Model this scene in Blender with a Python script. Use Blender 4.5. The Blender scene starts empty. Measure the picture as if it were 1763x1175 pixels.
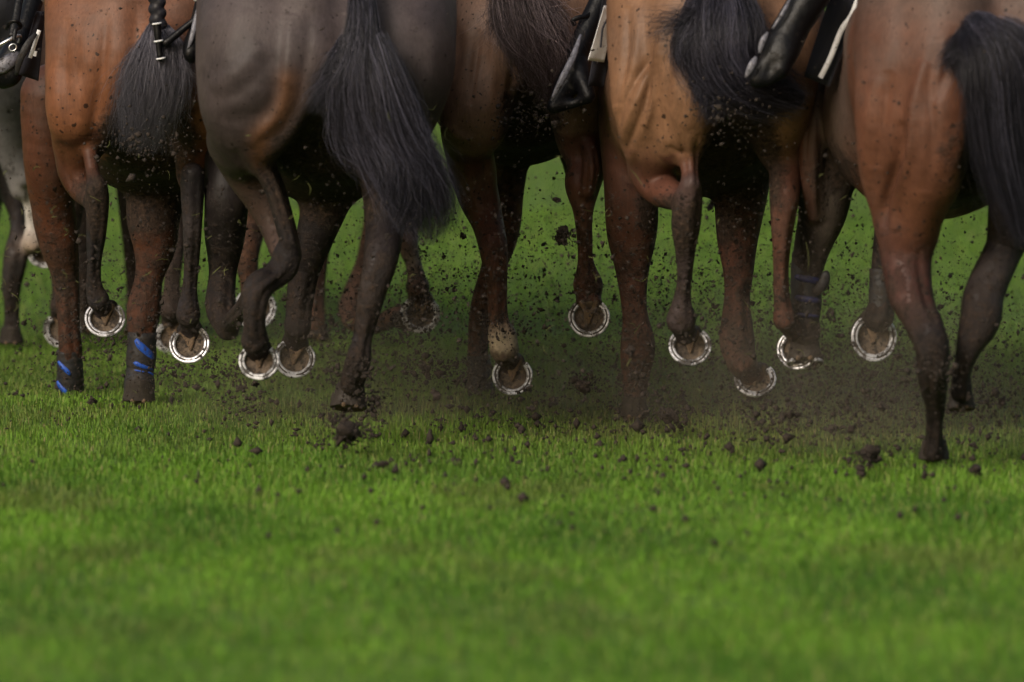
import bpy, bmesh, math, random
import numpy as np
from mathutils import Vector, Matrix

rng = np.random.default_rng(7)
random.seed(7)
SC = bpy.context.scene
COL = SC.collection
R = math.radians

# ------------------------------------------------------------------ camera
F = 14000.0            # focal length in pixels of a 1763 px wide frame
CAMZ = 2.0
TILT = math.atan(1007.5 / F)
W, H = 1763.0, 1175.0
cam_d = bpy.data.cameras.new("camera")
cam_d.sensor_width = 36.0
cam_d.lens = F / W * 36.0
cam_d.clip_start = 0.5
cam_d.clip_end = 3000
cam_d.dof.use_dof = True
cam_d.dof.focus_distance = 24.7
cam_d.dof.aperture_fstop = 2.7
cam = bpy.data.objects.new("camera", cam_d)
COL.objects.link(cam)
cam.location = (0, 0, CAMZ)
cam.rotation_euler = (math.pi / 2 - TILT, 0, 0)
SC.camera = cam

# ------------------------------------------------------------------ sky and sun (overcast)
SUN_EL, SUN_AZ = R(58), R(-62)       # azimuth from +Y (away) towards +X; negative = left
world = bpy.data.worlds.new("World")
SC.world = world
world.use_nodes = True
nt = world.node_tree
bg = nt.nodes["Background"]
sky = nt.nodes.new("ShaderNodeTexSky")
sky.sky_type = 'NISHITA'
sky.sun_disc = False
sky.sun_elevation = SUN_EL
sky.sun_rotation = SUN_AZ
sky.air_density = 1.6
sky.dust_density = 6.0
sky.ozone_density = 1.0
nt.links.new(sky.outputs[0], bg.inputs[0])
bg.inputs[1].default_value = 0.115
sun_d = bpy.data.lights.new("sun", 'SUN')
sun_d.energy = 2.0
sun_d.angle = R(22)
sun_d.color = (1.0, 0.955, 0.90)
sun = bpy.data.objects.new("sun", sun_d)
COL.objects.link(sun)
sdir = Vector((math.sin(SUN_AZ) * math.cos(SUN_EL), math.cos(SUN_AZ) * math.cos(SUN_EL) , math.sin(SUN_EL)))
sdir = Vector((-0.48, -0.72, 0.52)).normalized()
sky.sun_elevation = math.asin(sdir.z)
sky.sun_rotation = math.atan2(sdir.x, sdir.y)
sun.rotation_euler = sdir.to_track_quat('Z', 'Y').to_euler()
SC.view_settings.view_transform = 'Standard'
SC.view_settings.look = 'None'
SC.view_settings.gamma = 1
SC.view_settings.exposure = 0.02
SC.cycles.use_denoising = True
SC.cycles.max_bounces = 5
SC.cycles.volume_bounces = 1
SC.cycles.volume_step_rate = 3
SC.cycles.volume_max_steps = 64
SC.cycles.transparent_max_bounces = 6

DUST = 0.17
CT, ST = math.cos(TILT), math.sin(TILT)


def P(px, py, d):
    """point whose world y is d and which shows at photo pixel (px, py)"""
    u = (px - W / 2) / F
    v = -(py - H / 2) / F
    y = CT + v * ST
    z = -ST + v * CT
    s = d / y
    return np.array((u * s, d, CAMZ + z * s))


def ground_d(py):
    v = -(py - H / 2) / F
    return CAMZ * (CT + v * ST) / (ST - v * CT)


def mpx(d):
    return d / F

# ------------------------------------------------------------------ small helpers


def srgb(r, g, b):
    def f(c):
        c /= 255.0
        return c / 12.92 if c <= 0.04045 else ((c + 0.055) / 1.055) ** 2.4
    return (f(r), f(g), f(b))


def tag(o, label=None, cat=None, group=None, kind=None):
    if label: o["label"] = label
    if cat: o["category"] = cat
    if group: o["group"] = group
    if kind: o["kind"] = kind
    return o


def mesh_np(name, V, quads=None, tris=None, smooth=True):
    V = np.asarray(V, dtype=np.float32)
    me = bpy.data.meshes.new(name)
    me.vertices.add(len(V))
    me.vertices.foreach_set("co", V.ravel())
    parts, starts, tot, off = [], [], 0, 0
    if quads is not None and len(quads):
        q = np.asarray(quads, dtype=np.int32)
        parts.append(q.ravel()); starts.append(np.arange(len(q), dtype=np.int32) * 4)
        off = q.size; tot += len(q)
    if tris is not None and len(tris):
        t = np.asarray(tris, dtype=np.int32)
        parts.append(t.ravel()); starts.append(off + np.arange(len(t), dtype=np.int32) * 3)
        tot += len(t)
    loops = np.concatenate(parts)
    me.loops.add(len(loops))
    me.loops.foreach_set("vertex_index", loops)
    me.polygons.add(tot)
    me.polygons.foreach_set("loop_start", np.concatenate(starts))
    me.update(calc_edges=True)
    me.validate()
    if smooth:
        me.polygons.foreach_set("use_smooth", np.ones(len(me.polygons), dtype=bool))
    return me


def link(name, me, mat=None, parent=None, loc=None):
    """link a mesh (vertices in world space) as an object, origin moved to loc or its parent"""
    o = bpy.data.objects.new(name, me)
    COL.objects.link(o)
    if mat is not None:
        for m in (mat if isinstance(mat, (list, tuple)) else [mat]):
            me.materials.append(m)
    if parent is not None:
        wl = parent.location.copy() if parent.parent is None else parent["_w"]
        o.parent = parent
        me.transform(Matrix.Translation(-Vector(wl)))
        o["_w"] = list(wl)
    elif loc is not None:
        me.transform(Matrix.Translation(-Vector(loc)))
        o.location = loc
        o["_w"] = list(loc)
    return o


def empty(name, loc):
    o = bpy.data.objects.new(name, None)
    COL.objects.link(o)
    o.location = loc
    o.empty_display_size = 0.2
    o["_w"] = list(loc)
    return o


def set_col(me, name, arr):
    a = me.attributes.new(name, 'FLOAT_COLOR', 'POINT')
    c = np.ones((len(me.vertices), 4), dtype=np.float32)
    c[:, :arr.shape[1]] = arr
    a.data.foreach_set("color", c.ravel())


def set_float(me, name, arr):
    a = me.attributes.new(name, 'FLOAT', 'POINT')
    a.data.foreach_set("value", np.asarray(arr, dtype=np.float32))


def frame_along(pts):
    pts = np.asarray(pts, float)
    T = np.gradient(pts, axis=0)
    T /= np.linalg.norm(T, axis=1)[:, None] + 1e-9
    up = np.array((0.0, 1.0, 0.05))
    A = np.cross(T, up); A /= np.linalg.norm(A, axis=1)[:, None] + 1e-9
    B = np.cross(A, T)
    return T, A, B


def catmull(pts, n):
    pts = np.asarray(pts, float)
    m = len(pts)
    if m == 2:
        t = np.linspace(0, 1, n)[:, None]
        return pts[0] * (1 - t) + pts[1] * t
    ext = np.vstack([2 * pts[0] - pts[1], pts, 2 * pts[-1] - pts[-2]])
    out = []
    for s in np.linspace(0, m - 1, n):
        i = min(int(s), m - 2); t = s - i
        p0, p1, p2, p3 = ext[i:i + 4]
        out.append(0.5 * (2 * p1 + (p2 - p0) * t + (2 * p0 - 5 * p1 + 4 * p2 - p3) * t * t + (3 * p1 - p0 - 3 * p2 + p3) * t ** 3))
    return np.array(out)


def tube(pts, rad, sides=12, cap=True, flat=1.0):
    pts = np.asarray(pts, float); n = len(pts)
    rad = np.broadcast_to(np.asarray(rad, float), (n,))
    T, A, B = frame_along(pts)
    a = np.linspace(0, 2 * math.pi, sides, endpoint=False)
    V = pts[:, None, :] + rad[:, None, None] * (np.cos(a)[None, :, None] * A[:, None, :] + flat * np.sin(a)[None, :, None] * B[:, None, :])
    V = V.reshape(-1, 3)
    Q = []
    for i in range(n - 1):
        for j in range(sides):
            k = (j + 1) % sides
            Q.append((i * sides + j, i * sides + k, (i + 1) * sides + k, (i + 1) * sides + j))
    Tr = []
    if cap:
        c0, c1 = len(V), len(V) + 1
        V = np.vstack([V, pts[0], pts[-1]])
        for j in range(sides):
            k = (j + 1) % sides
            Tr.append((c0, k, j)); Tr.append((c1, (n - 1) * sides + j, (n - 1) * sides + k))
    return V, Q, Tr


# ------------------------------------------------------------------ materials
def new_mat(name):
    m = bpy.data.materials.new(name)
    m.use_nodes = True
    t = m.node_tree
    return m, t, t.nodes["Principled BSDF"]


def N(t, typ, **kw):
    n = t.nodes.new(typ)
    for k, v in kw.items():
        setattr(n, k, v)
    return n


def noise(t, scale, detail=4, rough=0.55, coord=None, dist=0.0):
    n = N(t, "ShaderNodeTexNoise")
    n.inputs["Scale"].default_value = scale
    n.inputs["Detail"].default_value = detail
    n.inputs["Roughness"].default_value = rough
    n.inputs["Distortion"].default_value = dist
    if coord is not None: t.links.new(coord, n.inputs["Vector"])
    return n


def ramp(t, src, stops, interp='LINEAR'):
    r = N(t, "ShaderNodeValToRGB")
    r.color_ramp.interpolation = interp
    e = r.color_ramp.elements
    while len(e) < len(stops): e.new(0.5)
    for i, (p, c) in enumerate(stops):
        e[i].position = p
        e[i].color = (*c, 1) if not isinstance(c, (int, float)) else (c, c, c, 1)
    t.links.new(src, r.inputs[0])
    return r


def mix(t, fac, a, b, blend='MIX'):
    m = N(t, "ShaderNodeMix", data_type='RGBA', blend_type=blend)
    for sock, v in ((m.inputs[0], fac), (m.inputs[6], a), (m.inputs[7], b)):
        if isinstance(v, (int, float)): sock.default_value = v
        elif isinstance(v, tuple): sock.default_value = (*v, 1)
        else: t.links.new(v, sock)
    return m.outputs[2]


def math_n(t, op, a, b=None, clamp=False):
    m = N(t, "ShaderNodeMath", operation=op, use_clamp=clamp)
    for i, v in enumerate((a, b)):
        if v is None: continue
        if isinstance(v, (int, float)): m.inputs[i].default_value = v
        else: t.links.new(v, m.inputs[i])
    return m.outputs[0]


def bump(t, h, strength, dist, bsdf):
    b = N(t, "ShaderNodeBump")
    b.inputs["Strength"].default_value = strength
    b.inputs["Distance"].default_value = dist
    t.links.new(h, b.inputs["Height"])
    t.links.new(b.outputs[0], bsdf.inputs["Normal"])


MUD = srgb(38, 31, 25)


def coat_material():
    m, t, b = new_mat("horse_coat")
    tc = N(t, "ShaderNodeTexCoord").outputs["Object"]
    col = N(t, "ShaderNodeAttribute", attribute_name="Col").outputs["Color"]
    mud = N(t, "ShaderNodeAttribute", attribute_name="Mud").outputs["Fac"]
    # soft variation of the coat, stretched hair streaks
    n1 = noise(t, 5.0, 5, 0.6, tc)
    v1 = ramp(t, n1.outputs[0], [(0.3, 0.64), (0.7, 1.2)])
    c = mix(t, 1.0, col, v1.outputs[0], 'MULTIPLY')
    n1b = noise(t, 19.0, 6, 0.65, tc, 0.6)
    v1b = ramp(t, n1b.outputs[0], [(0.3, 0.80), (0.7, 1.14)])
    c = mix(t, 1.0, c, v1b.outputs[0], 'MULTIPLY')
    n1c = noise(t, 3.2, 4, 0.6, tc)
    gy = ramp(t, n1c.outputs[0], [(0.48, 0.0), (0.72, 0.42)])
    c = mix(t, gy.outputs[0], c, srgb(84, 74, 70))
    mp = N(t, "ShaderNodeMapping"); mp.inputs["Scale"].default_value = (160, 160, 28)
    t.links.new(tc, mp.inputs[0])
    n2 = noise(t, 1.0, 3, 0.6, mp.outputs[0])
    v2 = ramp(t, n2.outputs[0], [(0.25, 0.82), (0.75, 1.15)])
    c = mix(t, 1.0, c, v2.outputs[0], 'MULTIPLY')
    # mud: clotted patches where the Mud attribute is high
    n3 = noise(t, 26.0, 8, 0.72, tc)
    s = math_n(t, 'ADD', n3.outputs[0], mud)
    mk = ramp(t, s, [(0.78, 0.0), (1.0, 1.0)])
    n4 = noise(t, 70.0, 5, 0.7, tc)
    mc = ramp(t, n4.outputs[0], [(0.3, srgb(24, 20, 17)), (0.55, srgb(52, 41, 34)), (0.8, srgb(96, 76, 62))])
    mf = math_n(t, 'MULTIPLY', mk.outputs[0], 0.93)
    c = mix(t, mf, c, mc.outputs[0])
    # splashed droplets of mud
    vo = N(t, "ShaderNodeTexVoronoi"); vo.inputs["Scale"].default_value = 26
    vo.inputs["Randomness"].default_value = 1.0
    dn = noise(t, 30, 3, .6, tc)
    vm = mix(t, 0.035, tc, dn.outputs["Color"], 'ADD')
    t.links.new(vm, vo.inputs["Vector"])
    sz = math_n(t, 'MULTIPLY', N(t, "ShaderNodeSeparateColor").outputs[0], 1.0)
    sep = t.nodes[-1]
    sc_ = N(t, "ShaderNodeSeparateColor"); t.links.new(vo.outputs["Color"], sc_.inputs[0])
    thr = math_n(t, 'SUBTRACT', sc_.outputs[0], math_n(t, 'SUBTRACT', 0.56, math_n(t, 'MULTIPLY', mud, 0.4)))
    thr = math_n(t, 'MULTIPLY', thr, 0.42)
    dots = math_n(t, 'LESS_THAN', vo.outputs["Distance"], thr)
    vo2 = N(t, "ShaderNodeTexVoronoi"); vo2.inputs["Scale"].default_value = 75
    t.links.new(vm, vo2.inputs["Vector"])
    sc2 = N(t, "ShaderNodeSeparateColor"); t.links.new(vo2.outputs["Color"], sc2.inputs[0])
    thr2 = math_n(t, 'MULTIPLY', math_n(t, 'SUBTRACT', sc2.outputs[0], math_n(t, 'SUBTRACT', 0.70, math_n(t, 'MULTIPLY', mud, 0.5))), 0.9)
    dots2 = math_n(t, 'LESS_THAN', vo2.outputs["Distance"], thr2)
    d = math_n(t, 'MULTIPLY', math_n(t, 'MAXIMUM', dots, dots2), 0.85)
    c = mix(t, d, c, srgb(26, 20, 17))
    t.links.new(c, b.inputs["Base Color"])
    rr = math_n(t, 'ADD', math_n(t, 'MULTIPLY', mf, 0.30), 0.52)
    t.links.new(rr, b.inputs["Roughness"])
    b.inputs["Specular IOR Level"].default_value = 0.22
    b.inputs["Sheen Weight"].default_value = 0.0
    b.inputs["Sheen Roughness"].default_value = 0.4
    hh = math_n(t, 'ADD', math_n(t, 'MULTIPLY', n2.outputs[0], 0.10),
                math_n(t, 'MULTIPLY', math_n(t, 'ADD', math_n(t, 'MULTIPLY', mk.outputs[0], n4.outputs[0]), math_n(t, 'MULTIPLY', d, 0.4)), 1.0))
    n6 = noise(t, 14.0, 3, .5, tc)
    hh = math_n(t, 'ADD', hh, math_n(t, 'MULTIPLY', n6.outputs[0], 0.5))
    bump(t, hh, 0.6, 0.012, b)
    return m


def hair_material(name, c0, c1, rough=0.42):
    m, t, b = new_mat(name)
    a = N(t, "ShaderNodeAttribute", attribute_name="Rnd").outputs["Fac"]
    r = ramp(t, a, [(0.0, c0), (0.55, tuple(x * .85 + y * .15 for x, y in zip(c0, c1))), (1.0, c1)])
    t.links.new(r.outputs[0], b.inputs["Base Color"])
    b.inputs["Roughness"].default_value = rough
    b.inputs["Specular IOR Level"].default_value = 0.25
    return m


def simple_mat(name, c, rough=0.6, metal=0.0, spec=0.5, nscale=60, var=0.25, mudfac=0.0, bmp=0.0, mudscale=22):
    m, t, b = new_mat(name)
    tc = N(t, "ShaderNodeTexCoord").outputs["Object"]
    n = noise(t, nscale, 4, .6, tc)
    v = ramp(t, n.outputs[0], [(0.25, 1 - var), (0.75, 1 + var)])
    cc = mix(t, 1.0, c, v.outputs[0], 'MULTIPLY')
    if mudfac > 0:
        n2 = noise(t, mudscale, 8, .75, tc)
        mk = ramp(t, n2.outputs[0], [(0.62 - 0.25 * mudfac, 0.0), (0.70 - 0.25 * mudfac, 1.0)])
        cc = mix(t, math_n(t, 'MULTIPLY', mk.outputs[0], 0.92), cc, MUD)
        met = math_n(t, 'MULTIPLY', math_n(t, 'SUBTRACT', 1.0, mk.outputs[0]), metal)
        t.links.new(met, b.inputs["Metallic"])
        rg = math_n(t, 'ADD', math_n(t, 'MULTIPLY', mk.outputs[0], 0.85 - rough), rough)
        t.links.new(rg, b.inputs["Roughness"])
    else:
        b.inputs["Metallic"].default_value = metal
        b.inputs["Roughness"].default_value = rough
    t.links.new(cc, b.inputs["Base Color"])
    b.inputs["Specular IOR Level"].default_value = spec
    if bmp > 0:
        bump(t, n.outputs[0], 0.5, bmp, b)
    return m


M = {}
M['coat'] = coat_material()
M['hoof'] = simple_mat("hoof_horn", srgb(52, 45, 40), 0.55, nscale=40, var=.35, mudfac=0.9, bmp=.003)
M['sole'] = simple_mat("hoof_sole", srgb(88, 75, 62), 0.85, nscale=70, var=.5, mudfac=0.55, bmp=.006, mudscale=34)
M['frog'] = simple_mat("hoof_frog", srgb(98, 79, 60), 0.85, nscale=80, var=.4, mudfac=0.4, bmp=.004, mudscale=40)
M['shoe'] = simple_mat("aluminium_shoe", (0.54, 0.54, 0.58), 0.34, metal=0.40, nscale=38, var=.38, mudfac=0.56, bmp=.0015, mudscale=24)
M['shoe_dull'] = simple_mat("dull_shoe", (0.6, 0.6, 0.62), 0.5, metal=0.25, nscale=90, var=.2, mudfac=0.62, bmp=.002, mudscale=30)  # duller shoe: rougher, less metallic, with more dark patches
M['crease'] = simple_mat("shoe_crease", srgb(74, 69, 64), 0.8, nscale=120, var=.5, mudfac=0.2, mudscale=90)
M['leather'] = simple_mat("boot_leather", srgb(13, 13, 16), 0.40, spec=.20, nscale=38, var=.3, mudfac=0.16, bmp=.006, mudscale=60)
M['rubber'] = simple_mat("leg_boot_neoprene", srgb(25, 24, 27), 0.6, nscale=150, var=.35, mudfac=0.5, bmp=.002, mudscale=40)
M['blue'] = simple_mat("blue_rubber", srgb(24, 74, 168), 0.5, nscale=80, var=.15, mudfac=0.15, mudscale=60)
M['navy'] = simple_mat("navy_strap", srgb(30, 32, 70), 0.6, nscale=80, var=.2, mudfac=0.3, mudscale=60)
M['cloth'] = simple_mat("black_cloth", srgb(27, 27, 37), 0.85, nscale=200, var=.25, mudfac=0.15, bmp=.002, mudscale=50)
M['white'] = simple_mat("white_cloth", (0.72, 0.72, 0.74), 0.8, nscale=60, var=.08, mudfac=0.14, mudscale=55)
M['breeches'] = simple_mat("white_breeches", (0.7, 0.7, 0.7), 0.8, nscale=40, var=.08, mudfac=0.2)
M['steel'] = simple_mat("stirrup_steel", (0.72, 0.72, 0.74), 0.28, metal=.9, nscale=60, var=.1, mudfac=0.1)
M['clod'] = simple_mat("wet_clod", srgb(46, 37, 31), 0.9, nscale=90, var=.5, bmp=.004)
M['wisp'] = simple_mat("torn_grass", srgb(92, 96, 50), 0.8, nscale=30, var=.3)


# ------------------------------------------------------------------ implicit bodies
class Body:
    """smooth union of tapered capsules and ellipsoids, meshed by surface nets"""

    def __init__(self):
        self.pr = []
        self.clips = []
        self.strokes = []
        self.clean = []
        self.mudspots = []

    def stroke(self, d0, pts, w, amp, far=.5):
        self.strokes.append((d0, pts, w, amp, far, -9))

    def cap(self, a, b, ra, rb, k=.05, col=None, sub=False, sy=1.0, mud=0.0):
        self.pr.append(('c', np.array(a, float), np.array(b, float), ra, rb, k, col, sub, sy, mud))

    def ell(self, c, r, k=.08, col=None, sub=False, mud=0.0):
        self.pr.append(('e', np.array(c, float), np.array(r, float), 0, 0, k, col, sub, 1.0, mud))

    def chain(self, d0, pts, k=.04, col=None, sub=False, sy=1.0, mud=0.0, smooth=True):
        """pts: (px, py, metres ahead of d0, radius in px)"""
        q = []
        for (px, py, dd, r) in pts:
            p = P(px, py, d0 + dd)
            q.append((*p, r * mpx(d0 + dd)))
        q = np.array(q)
        if smooth and len(q) > 2:
            q = catmull(q, (len(q) - 1) * 5 + 1)
        caps = [('c', q[i, :3], q[i + 1, :3], q[i, 3], q[i + 1, 3], k, col, sub, sy, mud) for i in range(len(q) - 1)]
        if col is not None and not sub:
            run = [p for p in pts if p[3] < 27]
            if len(run) >= 3:
                dm = float(np.mean([p[2] for p in run]))
                for sg in (-.62, .62):
                    self.strokes.append((d0 + dm, [(p[0] + sg * p[3], p[1]) for p in run], max(3.6, .2 * np.mean([p[3] for p in run])), -5.0, .16, -.4))
                self.strokes.append((d0 + dm, [(p[0] + .05 * p[3], p[1]) for p in run], max(3.6, .22 * np.mean([p[3] for p in run])), 4.5, .16, -.4))
        self.pr.append(('g', caps, None, 0, 0, k, col, sub, sy, mud))
        return q

    @staticmethod
    def dist(p, X):
        if p[0] == 'g':
            d = None
            for c in p[1]:
                e = Body.dist(c, X)
                if d is None: d = e
                else:
                    hh = np.maximum(.008 - np.abs(d - e), 0) / .008
                    d = np.minimum(d, e) - hh * hh * .0008
            return d
        if p[0] == 'c':
            a, b, ra, rb, sy = p[1], p[2], p[3], p[4], p[8]
            S = np.array((1, 1 / sy, 1), dtype=np.float32)
            aa = (a * S).astype(np.float32); ba = ((b - a) * S).astype(np.float32)
            x = X[0] - aa[0]; y = X[1] / sy - aa[1]; z = X[2] - aa[2]
            t = np.clip((x * ba[0] + y * ba[1] + z * ba[2]) / (ba @ ba + 1e-9), 0, 1)
            return np.sqrt((x - t * ba[0]) ** 2 + (y - t * ba[1]) ** 2 + (z - t * ba[2]) ** 2) - (ra + (rb - ra) * t)
        c, r = p[1].astype(np.float32), p[2].astype(np.float32)
        x = (X[0] - c[0]); y = (X[1] - c[1]); z = (X[2] - c[2])
        k0 = np.sqrt((x / r[0]) ** 2 + (y / r[1]) ** 2 + (z / r[2]) ** 2)
        k1 = np.sqrt((x / r[0] ** 2) ** 2 + (y / r[1] ** 2) ** 2 + (z / r[2] ** 2) ** 2)
        return k0 * (k0 - 1) / np.maximum(k1, 1e-6)

    def build(self, name, h, basecol):
        lo = np.full(3, 1e9); hi = -lo
        bx = []
        for p in self.pr:
            if p[0] == 'g':
                l = np.min([np.minimum(c[1], c[2]) - max(c[3], c[4]) for c in p[1]], axis=0)
                u = np.max([np.maximum(c[1], c[2]) + max(c[3], c[4]) for c in p[1]], axis=0)
            elif p[0] == 'c':
                rr = max(p[3], p[4]) * np.array((1, p[8], 1))
                l = np.minimum(p[1], p[2]) - rr; u = np.maximum(p[1], p[2]) + rr
            else:
                l = p[1] - p[2]; u = p[1] + p[2]
            m = p[5] + 3 * h
            bx.append((l - m, u + m))
            if not p[7]:
                lo = np.minimum(lo, l); hi = np.maximum(hi, u)
        lo = lo - 4 * h; hi = hi + 4 * h
        n = np.ceil((hi - lo) / h).astype(int) + 1
        G = np.full(n, 0.5, dtype=np.float32)
        ax = [(lo[i] + h * np.arange(n[i])).astype(np.float32) for i in range(3)]
        order = [i for i in range(len(self.pr)) if not self.pr[i][7]] + [i for i in range(len(self.pr)) if self.pr[i][7]]
        for i in order:
            p = self.pr[i]
            l = np.clip(np.floor((bx[i][0] - lo) / h).astype(int), 0, n - 1)
            u = np.clip(np.ceil((bx[i][1] - lo) / h).astype(int) + 1, 1, n)
            if np.any(u <= l): continue
            sl = tuple(slice(l[j], u[j]) for j in range(3))
            X = (ax[0][sl[0]][:, None, None], ax[1][sl[1]][None, :, None], ax[2][sl[2]][None, None, :])
            d = self.dist(p, X).astype(np.float32)
            g = G[sl]; k = max(p[5], 1e-4)
            if p[7]:
                d = -d
                hh = np.maximum(k - np.abs(g - d), 0) / k
                G[sl] = np.maximum(g, d) + hh * hh * k * 0.25
            else:
                hh = np.maximum(k - np.abs(g - d), 0) / k
                G[sl] = np.minimum(g, d) - hh * hh * k * 0.25
        V, Q = surfnets(G, lo, h)
        me = mesh_np(name, V, Q)
        if self.strokes:
            nn = np.zeros(len(V) * 3, dtype=np.float32)
            me.vertices.foreach_get("normal", nn); nn = nn.reshape(-1, 3)
            disp = np.zeros(len(V))
            for (d0, pts, w, amp, far, near) in self.strokes:
                q = catmull(np.array([P(x, y, d0 + .15) for (x, y) in pts]), 40)
                wm = w * mpx(d0)
                box = (V[:, 0] > q[:, 0].min() - 3 * wm) & (V[:, 0] < q[:, 0].max() + 3 * wm) & (V[:, 2] > q[:, 2].min() - 3 * wm) & (V[:, 2] < q[:, 2].max() + 3 * wm) & (V[:, 1] < d0 + far) & (V[:, 1] > d0 + near) & (nn[:, 1] < .25)
                ii = np.nonzero(box)[0]
                if not len(ii): continue
                D = np.sqrt((V[ii, None, 0] - q[None, :, 0]) ** 2 + (V[ii, None, 2] - q[None, :, 2]) ** 2)
                j = D.argmin(1); dd = D[np.arange(len(ii)), j]
                fade = np.sin(np.clip(j / 39.0, .0, 1) * math.pi) ** .5
                disp[ii] += amp * .001 * fade * np.exp(-(dd / wm) ** 2) * np.clip(.35 - nn[ii, 1], 0, 1)
            x, y, z = V[:, 0], V[:, 1], V[:, 2]
            rr = np.random.default_rng(len(V))
            for k in range(14):
                dv = rr.normal(0, 1, 3); dv /= np.linalg.norm(dv); fq = rr.uniform(18, 75)
                disp += .010 / fq * np.sin((x * dv[0] + y * dv[1] + z * dv[2]) * fq + rr.uniform(0, 6.28) + 1.2 * np.sin(x * rr.uniform(-20, 20) + z * rr.uniform(-20, 20)))
            V = V + nn * disp[:, None]
            me.vertices.foreach_set("co", V.astype(np.float32).ravel()); me.update()
        # colour per vertex from the nearest shapes
        X = (V[:, 0], V[:, 1], V[:, 2])
        num = np.zeros((len(V), 3)); den = np.zeros(len(V)); mu = np.zeros(len(V))
        for p in self.pr:
            if p[7]: continue
            d = self.dist(p, X)
            w = np.exp(-np.clip(d, -0.02, 1) / 0.012) + 1e-9
            num += w[:, None] * np.array(p[6] if p[6] is not None else basecol)
            mu += w * p[9]
            den += w
        C = num / den[:, None]; mu /= den
        for fn in self.clips:
            C = fn(V, C)
        for (c, r, a) in self.mudspots:
            dd = np.sqrt((((V - c) / r) ** 2).sum(1))
            mu = np.maximum(mu, a * np.clip(1.35 - dd, 0, 1))
        if name == "body":
            mu = np.maximum(mu, .25 * np.clip((.80 - V[:, 2]) / .35, 0, 1) + .13 * np.clip((1.1 - V[:, 2]) / .3, 0, 1))
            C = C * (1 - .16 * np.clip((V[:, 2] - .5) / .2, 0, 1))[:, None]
        for (c, r) in self.clean:
            dd = np.sqrt((((V - c) / r) ** 2).sum(1)); mu = mu * np.clip(dd - .6, .0, 1)
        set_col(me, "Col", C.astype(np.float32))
        set_float(me, "Mud", mu)
        return me


def surfnets(G, lo, h):
    neg = G < 0
    s = [slice(None, -1), slice(1, None)]
    c = np.zeros(tuple(x - 1 for x in G.shape), dtype=np.uint8)
    for a in (0, 1):
        for b in (0, 1):
            for d in (0, 1):
                c += neg[s[a], s[b], s[d]]
    act = (c > 0) & (c < 8)
    idx = np.argwhere(act)
    ids = np.full(c.shape, -1, dtype=np.int32)
    ids[act] = np.arange(len(idx))
    acc = np.zeros((len(idx), 3)); cnt = np.zeros(len(idx))
    cs = [(a, b, d) for a in (0, 1) for b in (0, 1) for d in (0, 1)]
    vals = {k: G[idx[:, 0] + k[0], idx[:, 1] + k[1], idx[:, 2] + k[2]] for k in cs}
    for a in cs:
        for ax in range(3):
            if a[ax] == 1: continue
            b = list(a); b[ax] = 1; b = tuple(b)
            fa, fb = vals[a], vals[b]
            x = (fa < 0) != (fb < 0)
            t = fa / np.where(fa == fb, 1, fa - fb)
            p = np.array(a, float)[None, :] + np.zeros((len(idx), 3))
            p[:, ax] += t
            acc += np.where(x[:, None], p, 0); cnt += x
    V = (acc / cnt[:, None] + idx) * h + lo
    Qs = []
    for ax in range(3):
        o = [i for i in range(3) if i != ax]
        sa = [slice(None)] * 3; sb = [slice(None)] * 3
        sa[ax] = slice(None, -1); sb[ax] = slice(1, None)
        A = neg[tuple(sa)]; B = neg[tuple(sb)]
        e = np.argwhere(A != B)
        ok = (e[:, o[0]] > 0) & (e[:, o[1]] > 0) & (e[:, o[0]] < G.shape[o[0]] - 1) & (e[:, o[1]] < G.shape[o[1]] - 1)
        e = e[ok]
        f = A[e[:, 0], e[:, 1], e[:, 2]]
        q = []
        for (u, v) in ((-1, -1), (0, -1), (0, 0), (-1, 0)):
            g = e.copy(); g[:, o[0]] += u; g[:, o[1]] += v
            q.append(ids[g[:, 0], g[:, 1], g[:, 2]])
        q = np.stack(q, 1)
        flip = f if ax != 1 else ~f
        q = np.where(flip[:, None], q, q[:, ::-1])
        Qs.append(q)
    Q = np.concatenate(Qs)
    Q = Q[(Q >= 0).all(1)]
    return V, Q


# ------------------------------------------------------------------ hooves, shoes, boots
def unit(v):
    v = np.asarray(v, float)
    return v / np.linalg.norm(v)


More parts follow.
